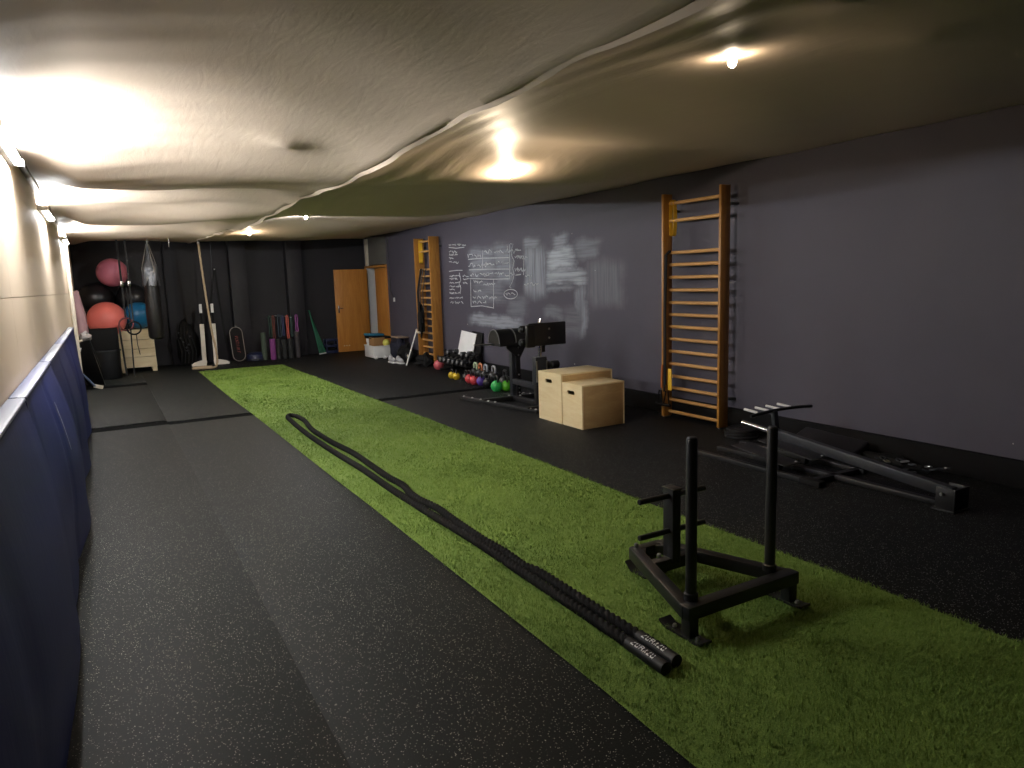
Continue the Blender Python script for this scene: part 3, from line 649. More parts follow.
def loop_strap(x, y, ztop, zbot, w, lab, wid=.05):
    mb = MB(); k = 14
    P = []
    for i in range(k+1):
        u = i/k; P.append((x+.0+.022*math.cos(PI*(1-u)) if False else x, 0, 0))
    # loop in the y-z plane hanging over a rung
    pts = []
    for i in range(9): a = PI*i/8; pts.append((y+w/2*math.cos(a), ztop+.0+w/2*math.sin(a)))
    for i in range(1, 8): u = i/8; pts.append((y-w/2-.012*math.sin(u*PI), ztop+(zbot-ztop)*u))
    for i in range(9): a = PI+PI*i/8; pts.append((y+w/2*math.cos(a), zbot+w/2*math.sin(a)))
    for i in range(1, 8): u = i/8; pts.append((y+w/2+.008*math.sin(u*PI), zbot+(ztop-zbot)*u))
    n = len(pts); th = .004
    inn = [(p[0]+(y-p[0])*.12, p[1]) for p in pts]
    vo = [[mb.bm.verts.new((x-wid/2+wid*s, q[0], q[1])) for q in L] for L in (pts, inn) for s in (0, 1)]
    for i in range(n):
        j = (i+1) % n
        mb.bm.faces.new((vo[0][i], vo[0][j], vo[1][j], vo[1][i])); mb.bm.faces.new((vo[2][j], vo[2][i], vo[3][i], vo[3][j]))
        mb.bm.faces.new((vo[0][j], vo[0][i], vo[2][i], vo[2][j])); mb.bm.faces.new((vo[1][i], vo[1][j], vo[3][j], vo[3][i]))
    tag(mb.build('yellow_strap', YEL), lab, 'strap', 'yellow straps on the wall bars')
loop_strap(5.485, 6.01, 2.362, 2.03, .055, 'yellow strap looped over the top rungs of the near wall bars')
loop_strap(5.475, 13.06, 2.362, 1.98, .065, 'yellow strap looped over the top rungs of the far wall bars')
# suspension trainer on the near bars
t = thing('suspension_trainer', 'black suspension straps with yellow tags hanging at the left rail of the near wall bars', 'suspension trainer', (5.37, 5.97, .2), 'suspension trainers on the wall bars')
for dx, z1 in ((0, .38), (.018, .30)):
    mb = MB(); mb.tube([(5.46, 6.02+dx, 1.845), (5.40, 6.015+dx, 1.80), (5.378, 6.01+dx, 1.2), (5.37, 6.0+dx, z1)], .011, 8); mb.build('strap', STRAP, t)
MB().box((5.372, 5.93, .445), (.012, .055, .24), bev=.004).build('tag', YEL, t, label='yellow tag')
MB().tube([(5.37, 6.05, .60), (5.37, 6.06, .46), (5.36, 6.05, .34)], .012, 8).build('tag', pbr('orange_webbing', (.45,.12,.02), .7), t, label='orange tag')
for dy in (-.04, .07):
    mb = MB(); mb.tube([(5.37, 6.0+dy, .31), (5.36, 5.97+dy, .16), (5.36, 6.06+dy, .16), (5.37, 6.03+dy, .31)], .008, 8); mb.rod((5.36, 5.955+dy, .155), (5.36, 6.075+dy, .155), .018); mb.build('handle', MATT, t)
# things on the far bars
t = thing('suspension_trainer', 'black and grey straps bundled on the far wall bars', 'suspension trainer', (5.34, 12.9, .5), 'suspension trainers on the wall bars')
for y, r in ((13.01, .012), (12.96, .010), (12.89, .009), (12.75, .008)):
    mb = MB(); mb.tube([(5.44, y, 1.845), (5.355, y+.01, 1.4), (5.35, y-.01, 1.0), (5.34, y+.01, .62)], r, 6); mb.build('strap', STRAP if r > .009 else GREYST, t)
mb = MB(); mb.blob((5.31, 12.80, .88), (.05, .085, .30), 4, .3, 24, 16); mb.build('harness', MATT, t)
mb = MB(); mb.rod((5.33, 12.95, .62), (5.33, 13.09, .62), .02); mb.build('handle', CREAMP, t, label='pale handle')
# weight plates at the foot of the near bars
for i, (r, y) in enumerate(((.165, 4.86), (.16, 4.87), (.15, 4.86))):
    z = .001+i*.029
    mb = MB(); mb.lathe([(.026,z),(r-.006,z),(r,z+.006),(r,z+.022),(r-.006,z+.028),(r-.03,z+.028),(r-.035,z+.022),(.06,z+.022),(.055,z+.028),(.026,z+.028),(.026,z)], (5.33, y, 0), 32)
    tag(mb.build('weight_plate', BLACK), ['bottom black weight plate of the flat stack beside the near wall bars', 'middle black weight plate of the flat stack beside the near wall bars', 'top black weight plate of the flat stack beside the near wall bars'][i], 'weight plate', 'stacked weight plates')

# ------------------------------------------------------------------ T-bar rower by the right wall
t = thing('t_bar_rower', 'black T bar row machine with white grips lying along the right wall', 'rowing machine', (4.8, 3.4, 0))
mb = MB(); mb.span((4.66, 2.47, .0), (4.86, 2.62, .012), bev=.003); mb.span((4.675, 2.485, .012), (4.69, 2.60, .155), bev=.003).span((4.83, 2.485, .012), (4.845, 2.60, .155), bev=.003).span((4.675, 2.475, .012), (4.845, 2.487, .155), bev=.003); pv = mb.build('pivot_bracket', BLACK, t)
mb = MB(); mb.rod((4.655, 2.555, .115), (4.865, 2.555, .115), .012); mb.build('pivot_bolt', STEEL, pv, label='shiny pivot bolt')
mb = MB(); mb.beam((4.76, 2.53, .112), (4.76, 3.96, .262), .062, .075, .005); arm = mb.build('lever_arm', GREYST, t)
mb = MB(); mb.rod((4.76, 3.95, .262), (4.76, 4.33, .300), .022); mb.build('plate_sleeve', CHROME, arm, label='chrome plate sleeve')
mb = MB(); mb.lathe([(.024,0),(.042,0),(.042,.018),(.024,.018)], (4.76, 3.96, .264), 20, rot=(-PI/2+.1,0,0)); mb.build('collar', STEEL, arm)
mb = MB(); mb.beam((4.76, 3.97, .27), (4.765, 4.0, .45), .05, .035, .004, up=(0,1,0)); hs = mb.build('handle_stem', GREYST, t)
mb = MB(); mb.tube([(4.49+.74*i/10, 4.0+.0, .452-.018*(2*i/10-1)**2+.0) for i in range(11)], .0135, 10); hb = mb.build('handle_bar', BLACK, t)
for gx in (4.57, 4.70, 4.83, 4.97):
    mb = MB(); mb.rod((gx, 4.0, .455), (gx-.015, 4.13, .468), .011); mb.build('grip', pbr('white_grip', (.72,.72,.72), .35) if 'white_grip' not in MATS else MATS['white_grip'], hb, label='white grip')
mb = MB(); mb.beam((4.49, 3.36, .022), (4.49, 4.62, .022), .05, .04, .004); mb.build('base_rail', BLACK, t)
mb = MB(); mb.span((4.455, 3.32, .001), (4.53, 3.50, .048), bev=.008); mb.build('rubber_foot', MATT, t)
mb = MB(); mb.beam((4.76, 2.6, .022), (4.76, 4.6, .022), .06, .04, .004); mb.build('base_rail', BLACK, t)
mb = MB(); mb.beam((4.46, 3.42, .022), (5.12, 3.42, .022), .05, .04, .004); mb.build('base_crossbar', BLACK, t)
mb = MB(); mb.beam((5.06, 3.36, .022), (5.06, 4.62, .022), .05, .04, .004); mb.build('base_rail', BLACK, t)
for x in (4.615, 4.93):
    mb = MB(); mb.beam((x, 3.82, 0.01), (x, 3.82, .10), .05, .05, .003, up=(0,1,0)); mb.build('plate_post', BLACK, t)
    mb = MB(); mb.box((x, 3.95, .115), (.20, .55, .008), rot=(.12,0,0), bev=.003); fp = mb.build('foot_plate', BLACK, t)
    mb = MB(); mb.lathe([(0,.008),(.009,.008),(.011,0),(0,0)], (x+.06, 3.70, .09), 10); mb.build('bolt', STEEL, fp)
# long dark pad and chain by the wall behind it
mb = MB(); mb.box((5.36, 3.92, .10), (.26, .62, .07), rot=(.05,-.35,0), bev=.02, seg=3)
tag(mb.build('foam_pad', VINYL), 'black padded board lying on the floor between the T bar rower and the wall', 'pad')
mb = MB(); mb.blob((5.42, 3.45, .03), (.10, .30, .055), 8, .3, floor=.001)
tag(mb.build('cloth_bag', MATT), 'limp black bag on the floor between the padded board and the chain', 'bag')
t = thing('chain', 'heap of dark chain with shiny links on the floor against the right wall', 'chain', (5.38, 3.1, 0))
r = random.Random(2)
for i in range(16):
    c = V((5.30+r.uniform(-.06,.1), 2.92+i*.036, .045+r.uniform(0,.05))); a = r.uniform(0, PI)
    u = V((math.cos(a), math.sin(a), r.uniform(-.3,.3))).normalized(); w_ = u.cross(V((0,0,1))).normalized()
    mb = MB(); mb.tube([c+u*.028*math.cos(q*PI/6)+w_*.017*math.sin(q*PI/6) for q in range(12)], .0055, 6, closed=True)
    mb.build('link', STEEL if i % 4 == 0 else GREYST, t)
# ------------------------------------------------------------------ glute-ham bench
t = thing('glute_ham_bench', 'black glute ham bench with rounded pads and a tall foot plate, behind the plywood boxes', 'exercise bench', (4.66, 7.8, 0))
mb = MB(); mb.beam((4.66, 7.30, .035), (4.66, 8.40, .035), .07, .06, .004); mb.build('base_beam', BLACK, t)
for y, xa, xb in ((8.17, 4.20, 5.15), (7.30, 4.34, 5.10)):
    mb = MB(); mb.beam((xa, y, .033), (xb, y, .033), .07, .056, .004); mb.build('base_crossbar', BLACK, t)
mb = MB(); mb.beam((4.145, 8.66, .022), (4.40, 7.12, .022), .075, .042, .005); br = mb.build('base_rail', BLACK, t)
for k in (.02, .14, .26, .37, .46, .90, .965):
    p = V((4.145, 8.66, .043)).lerp(V((4.40, 7.12, .043)), k)
    MB().lathe([(0,.012),(.012,.012),(.016,.004),(.016,0),(0,0)], p, 10).build('bolt', STEEL, br, label='shiny bolt')
for (x, y) in ((4.72, 8.1), (4.80, 8.2), (4.90, 8.14), (4.60, 8.19), (4.86, 8.25)):
    MB().lathe([(0,.012),(.012,.012),(.016,.004),(.016,0),(0,0)], (x, y, .061), 10).build('bolt', STEEL, t, label='shiny bolt')
# pad upright : flat bar with bolt holes in front of a wide plate
mb = MB(); mb.beam((4.665, 8.19, .05), (4.665, 8.19, .70), .055, .07, .004, up=(0,1,0)); mb.build('upright', GREYST, t)
mb = MB(); mb.prism([(4.705, 8.13, .05), (4.755, 8.13, .05), (4.755, 8.13, .56), (4.84, 8.13, .70), (4.84, 8.13, .74), (4.56, 8.13, .74), (4.56, 8.13, .70), (4.695, 8.13, .58)], (0, .03, 0)); up = mb.build('upright_plate', BLACK, t)
for z in (.70, .60, .34, .24, .16, .10): MB().lathe([(0,.008),(.009,.008),(.012,0),(0,0)], (4.73, 8.13, z), 10, rot=(PI/2,0,0)).build('bolt', STEEL, up, label='shiny bolt')
mb = MB(); mb.span((4.42, 8.06, .735), (4.89, 8.34, .775), bev=.006); mb.build('pad_bracket', BLACK, t)
for (xa, xb) in ((4.405, 4.625), (4.655, 4.885)):
    n = 16; R_ = .15
    prof = [(8.20-R_*1.02*math.cos(PI*i/n), .775+R_*1.18*math.sin(PI*i/n)) for i in range(n+1)]
    mb = MB(); mb.prism([(xa, y, z) for y, z in prof], (xb-xa, 0, 0)); p = mb.build('pad', VINYL, t, angle=.5)
    mb = MB(); mb.tube([(xa-.001, y, z) for y, z in prof], .007, 6); mb.build('piping', pbr('grey_piping', (.16,.16,.17), .6) if 'grey_piping' not in MATS else MATS['grey_piping'], p, label='grey piping')
mb = MB(); mb.rod((4.13, 8.24, .765), (4.43, 8.24, .755), .012); mb.build('handle', STEEL, t, label='bare steel handle')
mb = MB(); mb.beam((4.67, 8.16, .255), (4.57, 7.42, .275), .06, .07, .004); mb.build('seat_beam', GREYST, t)
# sliding foot assembly
mb = MB(); mb.span((4.535, 7.37, .06), (4.665, 7.44, .62), bev=.005); mb.build('mast', BLACK, t)
mb = MB(); mb.span((4.52, 7.355, .30), (4.68, 7.455, .645), bev=.008); cg = mb.build('carriage', GREYST, t)
for sx in (4.523, 4.667): MB().span((sx, 7.348, .34), (sx+.012, 7.356, .60)).build('edge_strip', STEEL, cg, label='bright metal edge')
mb = MB(); mb.rod((4.61, 7.395, .62), (4.61, 7.395, 1.10), .022); mb.build('pole', CHROME, t, label='chrome pole')
mb = MB(); mb.span((4.415, 7.33, .785), (4.952, 7.365, 1.062), bev=.012); pl = mb.build('foot_plate', VINYL, t)
mb = MB(); mb.span((4.385, 7.32, .772), (4.50, 7.375, 1.045), bev=.012); mb.build('plate_side', VINYL, pl)
for z in (.985, .875): MB().lathe([(0,.006),(.011,.006),(.014,0),(0,0)], (4.705, 7.33, z), 12, rot=(PI/2,0,0)).build('bolt', STEEL, pl, label='shiny bolt')
mb = MB(); mb.rod((4.59, 7.35, 1.06), (4.60, 7.35, 1.115), .016); mb.build('knob', CHROME, t, label='chrome knob')
mb = MB(); mb.span((4.635, 7.385, .70), (4.68, 7.44, .79), bev=.006); mb.build('plate_bracket', BLACK, t)
for z in (.83, .99):
    mb = MB(); mb.rod((4.36, 7.44, z), (4.62, 7.44, z), .045, e=.01); rl = mb.build('ankle_roller', VINYL, t)
    mb = MB(); mb.rod((4.345, 7.44, z), (4.36, 7.44, z), .03); mb.build('roller_cap', GREYST, rl, label='grey metal roller cap')
for xa, xb in ((4.68, 4.75), (4.78, 4.885)):
    mb = MB(); mb.rod((xa, 7.42, .53), (xb, 7.42, .53), .052, e=.01); mb.build('foot_roller', VINYL, t)
mb = MB(); mb.rod((4.60, 7.42, .53), (4.90, 7.42, .53), .014); mb.build('roller_axle', CHROME, t)

# ------------------------------------------------------------------ kettlebells
def kettlebell(x, y, r, bodymat, handlemat, lab, hlab=None, rz=0):
    t = thing('kettlebell', lab, 'kettlebell', (x, y, 0), 'kettlebells in rows along the right wall')
    mb = MB(); z0 = r*.86
    prof = [(0, .001), (r*.55, .001)]+[(r*math.cos(a), z0+r*math.sin(a)) for a in [(-.33+.9*i/12)*PI for i in range(13)] if z0+r*math.sin(a) > .004 and math.cos(a) > .3]
    prof += [(0, z0+r*.96)]
    mb.lathe(prof, (x, y, 0), 24); mb.build('bell', bodymat, t)
    c, s = math.cos(rz), math.sin(rz); hw = r*.62; zt = z0+r*1.72
    pts = [(-hw*.95, z0+r*.72), (-hw*1.05, z0+r*1.05), (-hw*.98, zt-r*.22), (-hw*.66, zt-r*.03), (0, zt), (hw*.66, zt-r*.03), (hw*.98, zt-r*.22), (hw*1.05, z0+r*1.05), (hw*.95, z0+r*.72)]
    P = catmull([(x+u*c, y+u*s, z) for u, z in pts], .012)
    mb = MB(); mb.tube(P, r*.17, 10); mb.build('handle', handlemat, t, label=hlab)
def glossy(n, c): return pbr(n, c, .38)
KG1, KG2 = glossy('bright_green_vinyl', (.03,.42,.10)), glossy('lime_green_vinyl', (.09,.42,.02))
KR, KP, KY, KB = glossy('red_vinyl', (.62,.06,.07)), glossy('purple_vinyl', (.10,.05,.32)), glossy('yellow_vinyl', (.72,.50,.03)), glossy('black_vinyl_coat', (.014,.014,.015))
KPK = glossy('pink_red_vinyl', (.62,.12,.14))
front_row = [
 (4.845, 8.98, .086, KG1, 'emerald green kettlebell, nearest in the row beside the bench'),
 (4.98, 8.93, .083, KG2, 'lime green kettlebell touching the bench upright'),
 (4.93, 9.42, .074, KB, 'black kettlebell between the purple and the green kettlebells'),
 (4.945, 9.66, .074, KP, 'purple kettlebell between the red pair and the green pair'),
 (4.90, 9.80, .074, KR, 'nearer of two red kettlebells, beside the purple one'),
 (4.92, 10.0, .076, KR, 'farther of two red kettlebells, left one of the pair'),
 (5.05, 10.16, .064, KB, 'small black kettlebell just behind the red pair'),
 (5.0, 10.30, .064, KB, 'small black kettlebell between the yellow pair and the red pair'),
 (4.925, 10.50, .062, KY, 'right one of two small yellow kettlebells'),
 (4.93, 10.68, .062, KY, 'left one of two small yellow kettlebells')]
for (x, y, r, m, lab) in front_row: kettlebell(x, y, r, m, KB, lab, None, random.uniform(1.2, 1.9))
for (y, hc, n, lab) in ((10.42, (.55,.68,.45), 'pale_green_handle', 'large black kettlebell with a pale green handle in the back row'),
                        (10.24, (.60,.22,.10), 'orange_handle', 'large black kettlebell with an orange handle in the back row'),
                        (10.06, (.45,.48,.55), 'steel_handle', 'large black kettlebell with a steel grey handle behind the purple one'),
                        (9.79, (.48,.48,.50), 'silver_handle', 'large black kettlebell with a silver handle behind the green pair')):
    kettlebell(5.24, y, .098, KB, pbr(n, hc, .35, .2), lab, n.replace('_', ' '), 1.45)
kettlebell(5.10, 9.18, .10, KB, KB, 'plain black kettlebell behind the lime green one', None, 1.4)
kettlebell(5.26, 11.95, .095, KPK, KB, 'pinkish red kettlebell at the foot of the far wall bars', None, 1.3)

# dumbbell rack with dumbbells, white board on top
t = thing('dumbbell_rack', 'low black dumbbell rack against the chalked wall beside the far wall bars', 'rack', (5.38, 11.25, 0))
for y in (10.72, 11.80):
    mb = MB(); mb.beam((5.22, y, .02), (5.58, y, .02), .05, .04, .004); mb.beam((5.50, y, .02), (5.42, y, .33), .05, .04, .004); mb.build('side_frame', BLACK, t)
for (x, z) in ((5.30, .145), (5.42, .27)):
    mb = MB(); mb.box((x, 11.26, z), (.17, 1.10, .02), rot=(0,.25,0), bev=.004); mb.box((x-.085, 11.26, z+.03), (.012, 1.10, .05), bev=.003); mb.build('shelf', BLACK, t)
HEXG = pbr('dumbbell_end', (.28,.28,.29), .4, .4)
def dumbbell(x, y, z, r, L, lab, grp):
    t = thing('dumbbell', lab, 'dumbbell', (x, y, z), grp)
    mb = MB(); mb.rod((x-L/2, y, z), (x+L/2, y, z), .016, 10); mb.build('grip', CHROME, t)
    for s in (-1, 1):
        mb = MB(); xa = x+s*L/2; mb.tube([(xa-.045, y, z), (xa-.037, y, z), (xa+.037, y, z), (xa+.045, y, z)], [r*.82, r, r, r*.82], 6); h = mb.build('head', KB, t)
        if s < 0: MB().lathe([(0,.003),(r*.5,.003),(r*.55,0),(0,0)], (xa-.045, y, z), 12, rot=(0,-PI/2,0)).build('end_disc', HEXG, h, label='grey end disc')
for i, y in enumerate((10.84, 11.02, 11.20, 11.38, 11.56, 11.72)):
    dumbbell(5.30, y, .215, .058, .14, 'black dumbbell, ' + ['first', 'second', 'third', 'fourth', 'fifth', 'sixth'][i] + ' from the right on the lower rack shelf', 'dumbbells on the low rack')
for i, y in enumerate((10.86, 11.06, 11.62)):
    dumbbell(5.40, y, .335, .052, .13, 'black dumbbell on the upper rack shelf, ' + ['right end', 'under the white board', 'left end'][i], 'dumbbells on the low rack')
t = thing('whiteboard', 'small white board with a yellow green sticker leaning on the wall above the dumbbell rack', 'white board', (5.50, 11.16, .36))
mb = MB(); mb.box((5.535, 11.32, .47), (.014, .60, .46), rot=Euler((.06, .22, 0)).to_matrix(), bev=.003); bd = mb.build('board', pbr('white_laminate', (.88,.88,.90), .4), t)
mb = MB(); mb.box((5.487, 11.16, .32), (.004, .13, .055), rot=Euler((.06, .22, 0)).to_matrix()); mb.build('sticker', pbr('lime_sticker', (.50,.62,.10), .6), bd, label='yellow green sticker')
mb = MB(); mb.box((5.575, 11.02, .48), (.02, .40, .46), rot=Euler((.05, .14, 0)).to_matrix(), bev=.003)
tag(mb.build('black_board', MATT), 'black board leaning on the wall behind the white board', 'board')

DKNAVY = pbr('dark_navy_cloth', (.007,.008,.022), .8)
# ------------------------------------------------------------------ clutter between door and far bars
t = thing('plastic_bin', 'white plastic bin full of things beside the wooden door', 'bin', (5.10, 14.85, 0))
mb = MB()
x0, x1, y0, y1, H = 4.92, 5.32, 14.52, 15.10, .27
o_ = [(x0, y0), (x1, y0), (x1, y1), (x0, y1)]
mb.span((x0+.03, y0+.03, .02), (x1-.03, y1-.03, .035))
for i in range(4):
    a = o_[i]; b_ = o_[(i+1) % 4]; mb.beam((a[0], a[1], .15), (b_[0], b_[1], .15), .014, .25, .004)
mb.span((x0-.015, y0-.015, H-.01), (x1+.015, y0+.005, H+.01), bev=.004).span((x0-.015, y1-.005, H-.01), (x1+.015, y1+.015, H+.01), bev=.004).span((x0-.015, y0, H-.01), (x0+.005, y1, H+.01), bev=.004).span((x1-.005, y0, H-.01), (x1+.015, y1, H+.01), bev=.004)
mb.build('tub', WHITE, t)
for (x, y) in ((4.93, 14.54), (5.12, 14.535)): MB().rod((x, y-.03, .03), (x+.06, y-.03, .03), .03).build('wheel', WHITE, t)
tag(MB().box((5.06, 14.70, .33), (.26, .24, .24), rot=(.05,0,.1), bev=.006).build('cardboard_box', pbr('brown_cardboard', (.30,.16,.06), .8)), 'brown cardboard box in the white bin', 'box')
tag(MB().blob((5.02, 14.95, .37), (.10, .09, .14), 2, .12).build('folded_towel', WHITE), 'white towel at the left end of the white bin', 'towel')
tag(MB().ball((5.22, 14.58, .33), .075).build('toy_ball', pbr('yellow_ball', (.62,.60,.12), .5)), 'small yellow ball in the white bin', 'ball')
tag(MB().box((5.17, 14.55, .20), (.17, .05, .09), rot=(0,.1,0), bev=.01).build('foam_block', pbr('pink_foam', (.62,.20,.36), .6)), 'pink foam block on the front of the white bin', 'block')
mb = MB()
for i in range(3): mb.box((5.15, 14.88, .425+i*.016), (.46-.02*i, .42, .016), rot=(.02*i,.03,.1*i), bev=.006)
tag(mb.build('folded_cloth', MATT), 'black folded cloth lying over the white bin', 'cloth')
tag(MB().box((5.08, 14.92, .497), (.36, .30, .05), rot=(0,.05,.1), bev=.02).build('folded_mat', pbr('teal_blue_foam', (.02,.16,.27), .6)), 'teal blue folded mat on top of the white bin pile', 'mat')
tag(MB().blob((5.42, 14.30, .20), (.17, .19, .22), 11, .25, floor=.001).build('sports_bag', DKNAVY), 'dark navy sports bag between the white bin and the far wall bars', 'bag')
tag(MB().box((5.44, 14.33, .452), (.28, .28, .03), rot=(.05,.05,.2), bev=.01).build('clipboard', pbr('tan_card', (.34,.24,.17), .7)), 'tan card lying on the navy sports bag', 'card')
tag(MB().blob((5.42, 13.93, .13), (.16, .20, .19), 5, .3, floor=.001).build('sports_bag', MATT), 'black sports bag behind the grey shoes', 'bag')
for (x, y, l, lab) in ((4.98, 13.62, .16, 'grey and white shoe, left one by the black bag'), (5.05, 13.38, .17, 'grey and white shoe, right one by the leaning pole')):
    t = thing('shoe', lab, 'shoe', (x, y, 0), 'grey shoes on the floor')
    mb = MB(); mb.span((x-.05, y-l, .001), (x+.05, y+l*.8, .03), bev=.012); mb.build('sole', WHITE, t)
    mb = MB(); mb.blob((x, y-.05, .06), (.047, l*.75, .055), 3, .08, floor=.028); mb.blob((x, y+.07, .085), (.045, .075, .07), 4, .06, floor=.028); mb.build('upper', pbr('grey_shoe_mesh', (.40,.40,.42), .7) if 'grey_shoe_mesh' not in MATS else MATS['grey_shoe_mesh'], t)
t = thing('broomstick', 'thin white pole with a yellow end leaning on the far wall bars', 'pole', (5.01, 12.92, 0))
mb = MB(); mb.rod((5.01, 12.92, .005), (5.365, 13.19, .65), .014); mb.build('shaft', WHITE, t)
mb = MB(); mb.rod((5.36, 13.186, .64), (5.374, 13.197, .668), .022); mb.build('end_cap', CREAMP, t)
t = thing('ab_wheel', 'black wheel with grey hub on the floor below the far wall bars', 'wheel', (5.28, 13.52, .14))
mb = MB(); mb.lathe([(.05,-.035),(.13,-.035),(.14,-.02),(.14,.02),(.13,.035),(.05,.035),(.05,-.035)], (5.28, 13.52, .141), 28, rot=(0,PI/2,.5)); mb.build('tyre', MATT, t)
mb = MB(); mb.lathe([(0,-.03),(.05,-.03),(.05,.03),(0,.03)], (5.28, 13.52, .141), 16, rot=(0,PI/2,.5)); mb.build('hub', GREYST, t)
mb = MB(); mb.rod((5.20, 13.30, .141), (5.36, 13.74, .141), .016); mb.build('handle', CREAMP, t)
tag(MB().blob((5.28, 12.62, .10), (.13, .2, .14), 15, .3, floor=.001).build('sandbag', MATT), 'black sandbag at the foot of the far wall bars', 'sandbag')
# switch, cable marks
t = thing('light_switch', 'white light switch on the dark right wall beside the wooden door', 'switch', (XR, 15.0, 1.22))
mb = MB(); mb.span((XR-.012, 14.96, 1.18), (XR, 15.05, 1.27), bev=.004); pz = mb.build('cover', WHITE, t)
mb = MB(); mb.box((XR-.014, 15.005, 1.225), (.008, .045, .05), rot=(0,.08,0), bev=.002); mb.build('rocker', WHITE, t)
mb = MB(); mb.tube([(XR-.008, 15.22, 2.6), (XR-.008, 15.20, 2.0), (XR-.008, 15.18, 1.4), (XR-.008, 15.03, 1.26)], .008, 8)
tag(mb.build('wall_cable', GREYST), 'thin grey cable running down the right wall to the light switch', 'cable')

# ------------------------------------------------------------------ doors at the far end of the right wall
def door(name, pts, hinge_axis, lab): pass
mb = MB()                                                    # frame in the wall opening
for y in (D0, D1-.05): mb.span((XR-.03, y, 0), (XR+.2, y+.05, DZ+.03), bev=.003)
mb.span((XR-.03, D0, DZ), (XR+.2, D1, DZ+.05), bev=.003)
struct(mb.build('trim_6', DOORW))
struct(MB().span((XR-.005, D1-.115, .01), (XR+.21, D1-.06, DZ), bev=.003).build('trim_9', WHITE))
struct(MB().span((XR-.012, D0, DZ+.06), (XR+.03, D1-.30, 2.63), bev=.003).build('trim_7', pbr('grey_transom_board', (.10,.10,.095), .6)))
struct(MB().span((XR-.03, D1-.26, DZ+.06), (XR+.02, D1-.08, 2.63), bev=.004).build('trim_8', CREAMP))
L1 = MB(); L1.span((4.77, 16.60, .012), (5.565, 16.64, 1.93), bev=.003); d1 = struct(L1.build('door_1', DOORW))
d1['label'] = 'open wooden door leaf standing in front of the black back wall'
mb = MB(); mb.span((4.82, 16.588, .93), (4.855, 16.60, 1.10), bev=.003); mb.rod((4.838, 16.555, 1.04), (4.93, 16.555, 1.04), .009); mb.rod((4.838, 16.555, 1.04), (4.838, 16.598, 1.04), .009); mb.build('door_handle', CHROME, d1, label='metal handle')
mb = MB()
for x in (4.90, 4.96, 5.02): mb.rod((x, 16.597, .155), (x+.025, 16.597, .155), .012)
mb.build('vent_marks', CREAMP, d1, label='pale marks')
L2 = MB(); L2.span((XR+.0, D0+.05, .012), (XR+.04, 16.20, 1.93), bev=.003); d2 = struct(L2.build('door_2', DOORW))
d2['label'] = 'closed wooden door leaf in the right wall'
# ------------------------------------------------------------------ back left corner: balls, box, bins
def gym_ball(x, y, z, r, m, lab):
    t = thing('exercise_ball', lab, 'exercise ball', (x, y, z), 'exercise balls in the back corner')
    mb = MB(); mb.ball((x, y, z), r, (1,1,.97), 36, 22); b_ = mb.build('ball', m, t)
    mb = MB(); mb.lathe([(0,.006),(.018,.006),(.02,-.004)], (x, y, z), 12)
    bmesh.ops.translate(mb.bm, verts=mb.bm.verts[:], vec=(0, 0, 0))
    d = V((.5, .8, .3)).normalized(); q = V((0,0,1)).rotation_difference(d).to_matrix().to_4x4()
    for v in mb.bm.verts: v.co = V((x, y, z)) + (q @ (v.co-V((x, y, z)))) + d*r*.985
    mb.build('valve', WHITE, t)
CORAL, PINKB, BLUEB, BLKB = pbr('coral_ball', (.88,.20,.165), .42, var=.04), pbr('pink_ball', (.85,.27,.38), .4, var=.04), pbr('blue_ball', (.015,.19,.42), .4, var=.04), pbr('black_ball', (.014,.014,.016), .35)
gym_ball(.09, 15.90, 1.066, .345, CORAL, 'coral red exercise ball behind the black bin')
gym_ball(.655, 16.10, 1.108, .27, BLUEB, 'blue exercise ball resting on the wooden vault box')
gym_ball(-.05, 16.54, 1.462, .32, BLKB, 'black exercise ball above the coral one, left of the pair')
gym_ball(.59, 16.58, 1.44, .30, BLKB, 'black exercise ball above the blue one, right of the pair')
gym_ball(.275, 16.38, 1.962, .285, PINKB, 'pink exercise ball on top of the two black balls')
t = thing('ball_rack', 'black steel rack holding the exercise balls in the corner', 'rack', (.15, 16.3, 0))
for x in (-.33, .22):
    mb = MB(); mb.tube([(x, 15.66, 0), (x, 15.66, .78), (x, 16.20, .78), (x, 16.27, .85), (x, 16.285, 1.25), (x, 16.80, 1.25), (x, 16.80, 0)], .016, 8); mb.build('side_frame', BLACK, t)
for y, z in ((15.68, .78), (16.12, .78)):
    mb = MB(); mb.rod((-.36, y, z), (.24, y, z), .014); mb.build('rail', BLACK, t)
mb = MB(); mb.rod((-.36, 16.28, 1.25), (.95, 16.28, 1.25), .014); mb.build('rail', BLACK, t)
mb = MB(); mb.rod((-.36, 16.80, 1.25), (.95, 16.80, 1.25), .014); mb.build('rail', BLACK, t)
# wooden vault box in sections
t = thing('vault_box', 'pale wooden vault box of stacked sections standing on short feet', 'vault box', (.57, 16.1, 0))
zc = [.09, .30, .46, .64, .838]
for i in range(4):
    z0, z1 = zc[i]+.004, zc[i+1]-.003
    w0 = .635-.02*(z0/.84); w1 = .635-.02*(z1/.84)
    mb = MB(); c = (.262, )
    p = [(.245, 15.86, z0), (.245+w0, 15.86, z0), (.245+w1, 15.86, z1), (.245, 15.86, z1)]
    mb.prism(p, (0, .50, 0)); mb.build('box_section', PINE, t)
for x in (.255, .79):
    for y in (15.87, 16.28):
        MB().span((x, y, .001), (x+.085, y+.07, .096), bev=.004).build('foot', PINE, t)
